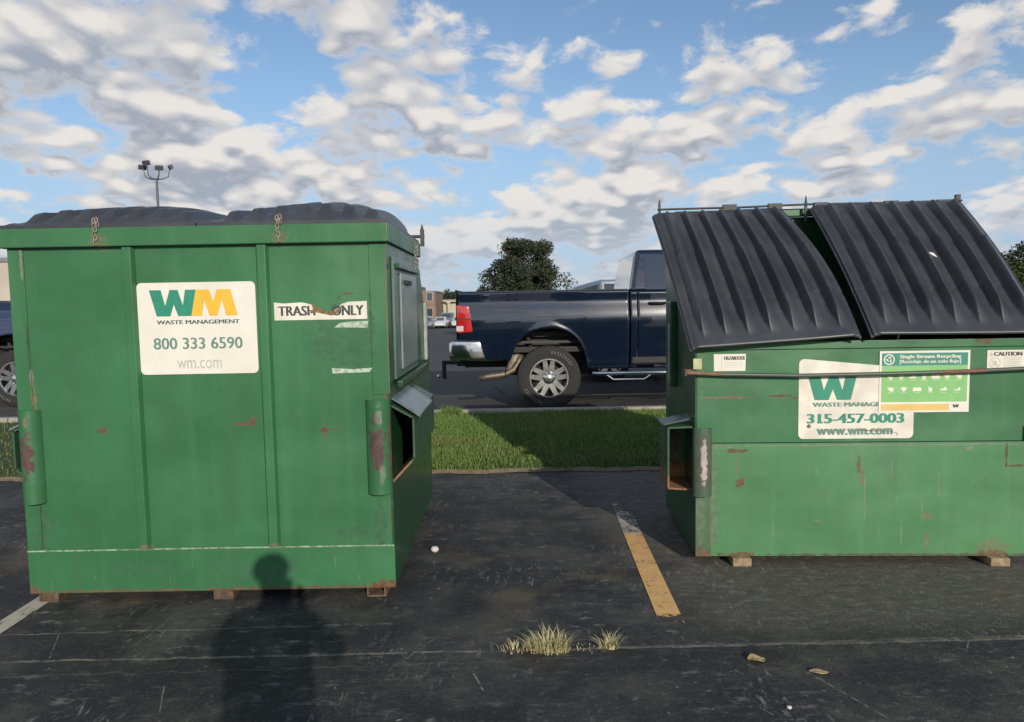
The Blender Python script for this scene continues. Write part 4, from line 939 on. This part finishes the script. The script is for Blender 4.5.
    bm = B(); tube(bm, [(-.52,-.66,.52),(-.40,-.66,.86)], .095, 16); obj('muffler', bm, mat('pale_muffler_steel',(.42,.37,.29),.5,.3,.25,12), ex, smooth=True)
    for s in (-1,1):
        bm = B(); tube(bm, [(.62,s*.98,.505),(.66,s*1.0,.505),(2.70,s*1.0,.505),(2.74,s*.98,.505)], .028, 10)
        for x in (.78,1.75): tube(bm, [(x,s*.99,.50),(x+.12,s*1.0,.415),(x+.55,s*1.0,.415),(x+.68,s*.99,.50)], .016, 8)
        obj('step_bar', bm, M['chrome'] if name!='x' else M['black'], T, smooth=True)
    # chassis and wheel wells
    bm = B()
    for s in (-1,1): box(bm, (-1.2,s*.50-.05,.58),(4.5,s*.50+.05,.76))
    tube(bm, [(0,-.75,WZ),(0,.75,WZ)], .06, 10); tube(bm, [(FX,-.75,WZ),(FX,.75,WZ)], .06, 10)
    for s in (-1,1): tube(bm, [(-.55,s*.62,.72),(-.2,s*.62,.50),(0,s*.62,.46),(.2,s*.62,.50),(.6,s*.62,.70)], .035, 8); tube(bm, [(-.12,s*.72,.46),(-.30,s*.66,1.05)], .035, 8)
    obj('chassis', bm, M['under'], T)
    for xc in (0,FX):
        for s in (-1,1):
            bm = B(); grid(bm, lambda u,v: (xc-.60*math.cos(math.pi*u), s*(.58+.36*v), .46+.78*math.sin(math.pi*u)**.8), 20, 3)
            box(bm, (xc-.60, s*.56-.012,.46),(xc+.60,s*.56+.012,1.23)); obj('wheel_well', bm, M['black'], T)
    bm = B(); box(bm, (-.45,-.70,1.02),(.48,-.62,1.10)); box(bm, (-.38,-.80,.93),(.44,-.76,.965)); obj('frame_rail', bm, mat('grey_frame_rail',(.055,.053,.05),.6,.2,.2,10), T)
    for xc in (0,FX):
        for s in (-1,1): wheel(T, xc, WZ, s*.86, WR, .27, s)
    for s in (-1,1):
        bm = B(); box(bm, (2.60,min(s*1.0,s*1.24),1.62),(2.74,max(s*1.0,s*1.24),1.86)); obj('side_mirror', bm, M['black'], T, bevel=.03)
    return T
make_truck('pickup_truck', 'navy blue pickup truck with chrome wheels beyond the grass strip', M['navy'], (.515,11.30,0))
make_truck('pickup_truck', 'faded blue pickup truck parked behind the left dumpster edge', M['blue'], (-7.82,12.6,0))

def make_car(name, label, pm, loc, rz, kind='sedan', group=None, detail=True):
    A = thing(name, label, 'car', loc, rz, group)
    if kind == 'sedan': st = [(-2.25,.42,.72,.72,.72,.55),(-2.18,.30,.98,1.0,.84,.66),(-1.55,.25,1.0,1.02,.88,.70),(-.95,.22,.98,1.40,.90,.62),(-.1,.22,.96,1.46,.90,.64),(.45,.22,.95,1.40,.90,.62),(1.25,.22,.93,.97,.89,.72),(2.0,.27,.80,.84,.84,.66),(2.25,.40,.62,.64,.70,.55)]
    else: st = [(-2.30,.45,.90,1.0,.80,.70),(-2.26,.34,1.12,1.25,.92,.74),(-2.0,.30,1.14,1.82,.95,.70),(-1.5,.28,1.13,1.95,.96,.73),(0,.28,1.11,1.94,.96,.74),(.55,.28,1.10,1.86,.96,.72),(1.30,.28,1.08,1.14,.95,.76),(2.15,.32,1.0,1.04,.90,.70),(2.35,.45,.72,.76,.80,.62)]
    bm = B(); rings = []
    for (x,zb,zt,zr,wb,wr) in st:
        half = [(wb*.90,zb),(wb,zb+.14),(wb*1.0,(zb+zt)/2+.08),(wb*.965,zt),(wr,zr-.03),(wr*.82,zr)]
        ring = [(-y,z) for y,z in half]+[(y,z) for y,z in half[::-1]]
        rings.append([bm.verts.new((x,y,z)) for y,z in ring])
    win = []
    for i,(Ra,Rb) in enumerate(zip(rings,rings[1:])):
        n = len(Ra)
        for k in range(n):
            f = bm.faces.new((Ra[k],Ra[(k+1)%n],Rb[(k+1)%n],Rb[k]))
            tall = min(st[i][3]-st[i][2], st[i+1][3]-st[i+1][2]) > .2
            trans = abs(st[i][3]-st[i+1][3]) > .25 and max(st[i][3]-st[i][2],st[i+1][3]-st[i+1][2]) > .2
            if k in (3,7) and tall: win.append(f)
            if k in (4,5,6) and trans: win.append(f)
    bm.faces.new(rings[0]); bm.faces.new(rings[-1][::-1])
    bmesh.ops.recalc_face_normals(bm, faces=bm.faces)
    r = bmesh.ops.inset_individual(bm, faces=win, thickness=.05, depth=-.004, use_even_offset=True)
    for f in win: f.material_index = 1
    wb_ = B()
    for f in win: wb_.faces.new([wb_.verts.new(v.co) for v in f.verts])
    bmesh.ops.delete(bm, geom=win, context='FACES_ONLY')
    obj('body', bm, pm, A, smooth=True)
    obj('windows', wb_, M['glass'], A)
    wr_ = .33 if kind=='sedan' else .38
    for x in (-1.38,1.42):
        for s in (-1,1): wheel(A, x, wr_, s*.82, wr_, .22, s, tyremarks=False, detail=False)
    for s in (-1,1):
        bm = B(); box(bm, (2.18,s*.60-.14,.64),(2.30,s*.60+.14,.76)); obj('headlight', bm, M['clearlamp'], A, bevel=.02)
        bm = B(); box(bm, (-2.30,s*.62-.13,.78),(-2.15,s*.62+.13,.92)); obj('tail_light', bm, M['redlamp'], A, bevel=.02)
    return A
make_car('suv', 'silver blue SUV whose roof shows above the navy truck bed', M['bluegrey'], (3.20,14.7,-.03), 0, 'suv')
def on(x, y): return (x, y, gz(y))
for (x,y,m,lb,k) in ((-10.55,94,M['silver'],'small pale blue distant car, left of the row by the brick building','sedan'),(-9.1,96,M['whitecar'],'white distant car in the middle of the far row','sedan'),(-8.6,101,M['greycar'],'dark grey distant car showing behind the white one','suv'),(-6.75,96,M['whitecar'],'white distant car in the far row beside the truck tail light','sedan')):
    make_car('parked_car', lb, m, on(x,y), R_(-92 if k=='sedan' else 88), k, 'cars parked in the far row')

# ------------------------------------------------------------------ trees
def tree(name, label, x, y, height, crown, leafmat, trunk_h, seed, nclump=60, per=330, leaf=.16, group=None):
    """crown: list of ellipsoids (dx,dy,z,rx,ry,rz)"""
    r = np.random.default_rng(seed); z0 = gz(y)
    T = thing(name, label, 'tree', (x,y,z0), 0, group)
    bm = B(); tube(bm, [(0,0,-.1),(.03,.0,trunk_h*.5),(-.05,.05,trunk_h),(0,0,height*.75)], [.28,.2,.17,.05], 12)
    ctr = []
    vol = np.array([c[3]*c[4]*c[5] for c in crown]); vol = vol/vol.sum()
    for c, f in zip(crown, vol):
        for _ in range(max(5,int(nclump*f))):
            d = r.normal(size=3); d /= np.linalg.norm(d); q = r.uniform(.45,1.0)
            ctr.append(np.array(c[:3])+d*np.array(c[3:])*q)
    for c in ctr[::4]:
        s = Vector((0,0,trunk_h*random.uniform(.7,1.1))); e = Vector(c)*.95
        mid = s.lerp(e,.5)+Vector((0,0,.12)); tube(bm, [s,mid,e],[.07,.045,.012],6)
    obj('trunk', bm, M['bark'], T, smooth='all')
    V, Fq = [], []
    for c in ctr:
        k = int(per*r.uniform(.5,1.4)); R = r.uniform(.45,.95)*np.array([1,1,.75])*(height/7)
        p = r.normal(size=(k,3)); p /= np.linalg.norm(p,axis=1)[:,None]; p = p*R*(r.random((k,1))**.45)+c
        a = r.normal(size=(k,3)); a /= np.linalg.norm(a,axis=1)[:,None]; b = np.cross(a, r.normal(size=(k,3))); b /= np.linalg.norm(b,axis=1)[:,None]
        s = leaf*r.uniform(.6,1.3,(k,1)); 
        V.append(np.stack([p-a*s*.7, p+b*s*.33, p+a*s*.7, p-b*s*.33],1))
    V = np.concatenate(V); n = len(V)
    np_mesh('crown', V.reshape(-1,3), np.arange(n*4).reshape(-1,4), leafmat, T)
tree('tree', 'dark rounded tree rising behind the navy truck bed', .70, 50, 7.0,
     [(0.3,0,4.5,2.15,2.0,1.85),(-1.0,0,3.7,1.6,1.8,1.4),(1.8,0,3.6,1.4,1.6,1.4),(-2.3,0,2.7,.9,1.2,.7),(0,0,2.4,2.9,2.0,.9),(-.3,0,5.85,.9,.8,.5),(1.0,0,5.7,.9,.8,.5)], M['leaf_dark'], 1.6, 5, 110, 300, .14)
tree('tree', 'sunlit tree showing at the right edge past the slanted lid', 34.2, 47, 8.0,
     [(0,0,4.0,3.3,3.0,2.0),(-1.9,0,3.0,1.5,2,1.4),(2,0,4.0,3,3,2.0)], M['leaf_mid'], 1.8, 8, 100, 330, .18)
tree('tree', 'small distant tree above the pale far building', -12.6, 150, 7.0, [(0,0,4.6,2.0,2.0,1.4),(-1.5,0,4.0,1.4,1.5,1.1)], M['leaf_dark'], 2.4, 9, 40, 150, .3)

# ------------------------------------------------------------------ lamp post
lx, lyy = -28.55, 61.0
P = thing('lamp_post', 'tall grey lot lamp post with four floodlight heads', 'lamp post', on(lx,lyy)); P.scale = (.9,.9,.955)
bm = B(); tube(bm, [(0,0,0),(0,0,7),(0,0,13.55)], [.16,.13,.10], 12); box(bm, (-.35,-.35,-.2),(.35,.35,.5)); obj('pole', bm, M['polemetal'], P, smooth=True)
for (hx,hy,hz,ra) in ((-1.32,.2,14.55,50),(-.62,-.5,14.80,-15),(.55,-.6,14.35,15),(1.18,.3,14.55,-50)):
    bm = B(); tube(bm, [(0,0,13.5),(hx*.45,hy*.45,13.55),(hx*.82,hy*.82,13.75),(hx*.93,hy*.93,hz-.2)], .05, 8); obj('arm', bm, M['polemetal'], P, smooth=True)
    bm = B(); box(bm, (-.33,-.13,-.19),(.33,.13,.19)); bmesh.ops.rotate(bm, verts=bm.verts, cent=(0,0,0), matrix=Matrix.Rotation(R_(ra),3,'Z') @ Matrix.Rotation(R_(25),3,'X'))
    bmesh.ops.translate(bm, verts=bm.verts, vec=(hx,hy,hz)); obj('lamp_head', bm, M['polemetal'], P, bevel=.03)

# ------------------------------------------------------------------ buildings
M['brick'] = mat('brown_brick', (.26,.17,.125), .9, 0, .3, 3)
M['beige'] = mat('beige_render', (.50,.45,.37), .9, 0, .1, .6)
M['palewall'] = mat('pale_cream_wall', (.52,.48,.38), .9, 0, .1, .6)
M['roofc'] = mat('grey_roof_cap', (.22,.22,.23), .8, 0, .15, 1)
M['winglass'] = glass_mat('window_glass', (.03,.04,.05))
def building(name, label, x0, x1, y0, dp, h, wall, cols=0, winrows=0, wins=0, coping=.25, band=None):
    z0 = gz(y0)
    b_ = thing(name, label, 'building', ((x0+x1)/2, y0, z0)); W2 = (x1-x0)/2
    bm = B(); box(bm, (-W2,0,-.3),(W2,dp,h)); wl = obj('wall', bm, wall, b_)
    bm = B(); box(bm, (-W2-.1,-.1,h+.002),(W2+.1,dp+.1,h+coping)); obj('roof', bm, M['roofc'], b_, bevel=.02)
    for r_ in range(winrows):
        for k in range(wins):
            xc = -W2+(k+.5)*2*W2/wins; zc = 1.0+r_*2.6; ww = min(.75, W2/wins*.55)
            bm = B(); box(bm, (xc-ww,-.06,zc),(xc+ww,-.003,zc+1.5)); wf = obj('window', bm, M['palewall'], b_)
            bm = B(); box(bm, (xc-ww+.08,-.075,zc+.08),(xc+ww-.08,-.0605,zc+1.42)); obj('pane', bm, M['winglass'], wf)
    for k in range(cols):
        xc = -W2+(k+.5)*2*W2/cols
        bm = B(); tube(bm, [(xc,-.55,-.2),(xc,-.55,h-.5)], [.28,.25], 12); box(bm, (xc-.4,-.9,h-.5),(xc+.4,-.2,h-.25)); obj('column', bm, M['palewall'], b_, smooth=True)
    if cols:
        bm = B(); box(bm, (-W2,-1.0,h-.245),(W2,-.003,h-.01)); obj('cornice', bm, M['palewall'], b_)
    if band:
        bm = B(); box(bm, (-W2,-.08,band[0]),(W2,-.003,band[1])); obj('wall_band', bm, M['roofc'], b_)
    return b_
bk = building('building', 'brown brick building with stepped roofline far across the lot', -20.5,-12.7,125,14,5.1, M['brick'], winrows=2, wins=4)
bm = B(); box(bm, (-3.9,.2,5.352),(1.4,8,6.1)); box(bm, (-3.9,.2,6.102),(-.3,8,6.9)); obj('upper_storey', bm, M['brick'], bk)
building('building', 'long cream building with a row of columns beyond the distant cars', -12.6,40,138,16,3.75, M['palewall'], cols=26, coping=.2)
building('building', 'flat roofed beige store behind the left dumpster edge', -62,-24,43,18,4.9, M['beige'], winrows=0, band=(1.55,2.0))

# ------------------------------------------------------------------ small things on the asphalt
def tuft(name, label, x, y, n, hmax, spread, seed):
    r = np.random.default_rng(seed); V, Fq = [], []
    for k in range(n):
        a = r.uniform(0,2*np.pi); rr = spread*r.random()**.7; p = np.array([rr*np.cos(a), .45*rr*np.sin(a), 0.])
        h = hmax*r.uniform(.35,1.0)*(1-.4*rr/spread); la = a+r.normal()*.7; ln = h*r.uniform(.15,1.0); wd = r.uniform(.0012,.0026)
        d = np.array([np.cos(la),np.sin(la),0]); sd_ = np.array([-d[1],d[0],0])*wd; b = len(V)
        for f in (0,.35,.7):
            q = p+d*ln*f**1.7+np.array([0,0,h*(f-.25*f*f)]); V += [q-sd_*(1-f*.6), q+sd_*(1-f*.6)]
        V.append(p+d*ln*1.05+np.array([0,0,h*.72]))
        Fq += [(b,b+1,b+3),(b,b+3,b+2),(b+2,b+3,b+5),(b+2,b+5,b+4),(b+4,b+5,b+6)]
    o = np_mesh(name, np.array(V), np.array(Fq), M['straw'], None, (x,y,.002)); tag(o, label, 'weed tuft')
tuft('weed_tuft', 'wide dry yellow weed tuft growing from the asphalt crack', .135, 3.10, 330, .150, .095, 1)
tuft('weed_tuft', 'small dry yellow weed tuft right of the wider one', .402, 3.115, 120, .115, .042, 2)
tuft('weed_tuft', 'sparse flattened weed strands just left of the wide tuft', .0, 3.112, 60, .07, .09, 4)
tuft('weed_tuft', 'thin dry straw strands lying along the crack between the two tufts', .275, 3.110, 26, .022, .10, 6)
def stone(name, label, cat, x, y, s, sq, m, seed):
    r = random.Random(seed); bm = B(); bmesh.ops.create_icosphere(bm, subdivisions=2, radius=s)
    for v in bm.verts: v.co = Vector((v.co.x*(1+r.uniform(-.2,.2)), v.co.y*(1+r.uniform(-.2,.2)), v.co.z*sq*(1+r.uniform(-.15,.15))))
    o = obj(name, bm, m, None, (x,y,s*sq*.9), smooth='all'); tag(o, label, cat)
stone('pebble', 'pale rounded pebble on the asphalt right of the left dumpster', 'pebble', -.492, 4.42, .026, .75, M['pebble'], 1)
stone('pebble', 'tiny pale pebble on the dark asphalt near the bottom right', 'pebble', 1.00, 2.62, .010, .6, M['pebble'], 2)
for lb, x, y, sx, sy, cu, rz in (('curled tan leaf lying on the asphalt at lower right', 1.0, 2.985, .075, .034, .008, .15), ('thin pale leaf lying flat on the asphalt, nearest the right edge', 1.215, 2.875, .075, .020, .003, -.1)):
    bm = B(); grid(bm, lambda u,v: ((u-.5)*sx, (v-.5)*sy*2*math.sin(math.pi*min(.97,max(.05,u)))**.8, .005+cu*abs(v-.5)*2+cu*.8*math.sin(u*5)), 12, 6)
    o = obj('fallen_leaf', bm, M['deadleaf'], None, (x,y,0), smooth='all'); o.rotation_euler = (0,0,rz); solidify(o,.0015); tag(o, lb, 'leaf')

# ------------------------------------------------------------------ the person taking the picture (casts the shadow on the left dumpster)
def person():
    px, py = .045, -.40
    T = thing('person', 'person in dark jacket and jeans standing behind, holding up a phone', 'person', (px,py,0))
    me = bpy.data.meshes.new('body'); V, E, Rr = [], [], []
    def v(p, r, prev=None):
        V.append(p); Rr.append(r); i = len(V)-1
        if prev is not None: E.append((prev,i))
        return i
    pel = v((0,0,.96),(.165,.125)); wa = v((0,0,1.12),(.155,.115),pel); ch = v((0,0,1.30),(.175,.125),wa); nb = v((0,.0,1.445),(.10,.085),ch)
    nk = v((0,.015,1.51),(.058,.060),nb); jw = v((0,.03,1.575),(.072,.085),nk); hd = v((0,.025,1.645),(.080,.098),jw); cr = v((0,.015,1.71),(.058,.07),hd)
    for s in (-1,1):
        hp = v((s*.095,0,.88),(.095,.10),pel); kn = v((s*.12,.02,.50),(.065,.07),hp); an = v((s*.13,-.01,.09),(.042,.045),kn); v((s*.15,.16,.045),(.042,.035),an)
        sh = v((s*.185,0,1.395),(.068,.07),ch); el = v((s*.27,.10,1.25),(.052,.052),sh)
        hx = -.045+s*.085
        wr = v((hx+s*.02,.285,1.28),(.030,.030),el); pm_ = v((hx+s*.008,.335,1.34),(.030,.018),wr)
        for k in range(4):
            b0 = v((hx-s*.012+s*.004*k,.365,1.365+.022*k),(.009,.009),pm_); b1 = v((hx-s*.028,.392,1.367+.022*k),(.008,.008),b0); v((hx-s*.050+s*.004*k,.392,1.369+.021*k),(.007,.007),b1)
        t0 = v((hx-s*.010,.345,1.39),(.011,.011),pm_); v((hx-s*.040,.352,1.41),(.009,.009),t0)
    me.from_pydata(V,E,[]); o = link('body', me, T)
    md = o.modifiers.new('skin','SKIN'); 
    for i,r in enumerate(Rr): me.skin_vertices[0].data[i].radius = r; me.skin_vertices[0].data[i].use_root = (i==0)
    sb = o.modifiers.new('sub','SUBSURF'); sb.levels = 2; sb.render_levels = 2
    bpy.context.view_layer.update()
    me2 = bpy.data.meshes.new_from_object(o.evaluated_get(bpy.context.evaluated_depsgraph_get())); o.modifiers.clear(); o.data = me2; bpy.data.meshes.remove(me)
    me2.materials.clear()
    for m in (mat('skin',(.45,.28,.20),.55,0,.1,12), mat('dark_jacket',(.04,.045,.06),.85,0,.2,20), mat('denim',(.05,.075,.13),.9,0,.2,30), mat('shoe_leather',(.03,.028,.026),.6,0,.2,20)): me2.materials.append(m)
    for p in me2.polygons:
        c = p.center; p.use_smooth = True
        p.material_index = 3 if c.z < .10 else 2 if c.z < .97 else 0 if (c.z > 1.49 and abs(c.x) < .11 and c.y < .2) or c.y > .275 else 1
    bm = B(); bmesh.ops.create_uvsphere(bm, u_segments=20, v_segments=12, radius=1)
    for q in bm.verts: q.co = Vector((q.co.x*.092, .0+q.co.y*.108, 1.668+q.co.z*.075)) if q.co.y < .55 or q.co.z > .4 else Vector((q.co.x*.08, q.co.y*.075, 1.668+q.co.z*.07))
    obj('hair', bm, mat('brown_hair',(.05,.033,.02),.7,0,.3,60), T, smooth='all')
    bm = B(); box(bm, (px-.045-.036,py+.368,1.35),(px-.045+.036,py+.377,1.48)); ph_ = obj('mobile_phone', bm, M['black'], None, bevel=.004)
    tag(ph_, 'black mobile phone held up in the hands of the person', 'phone')
person()
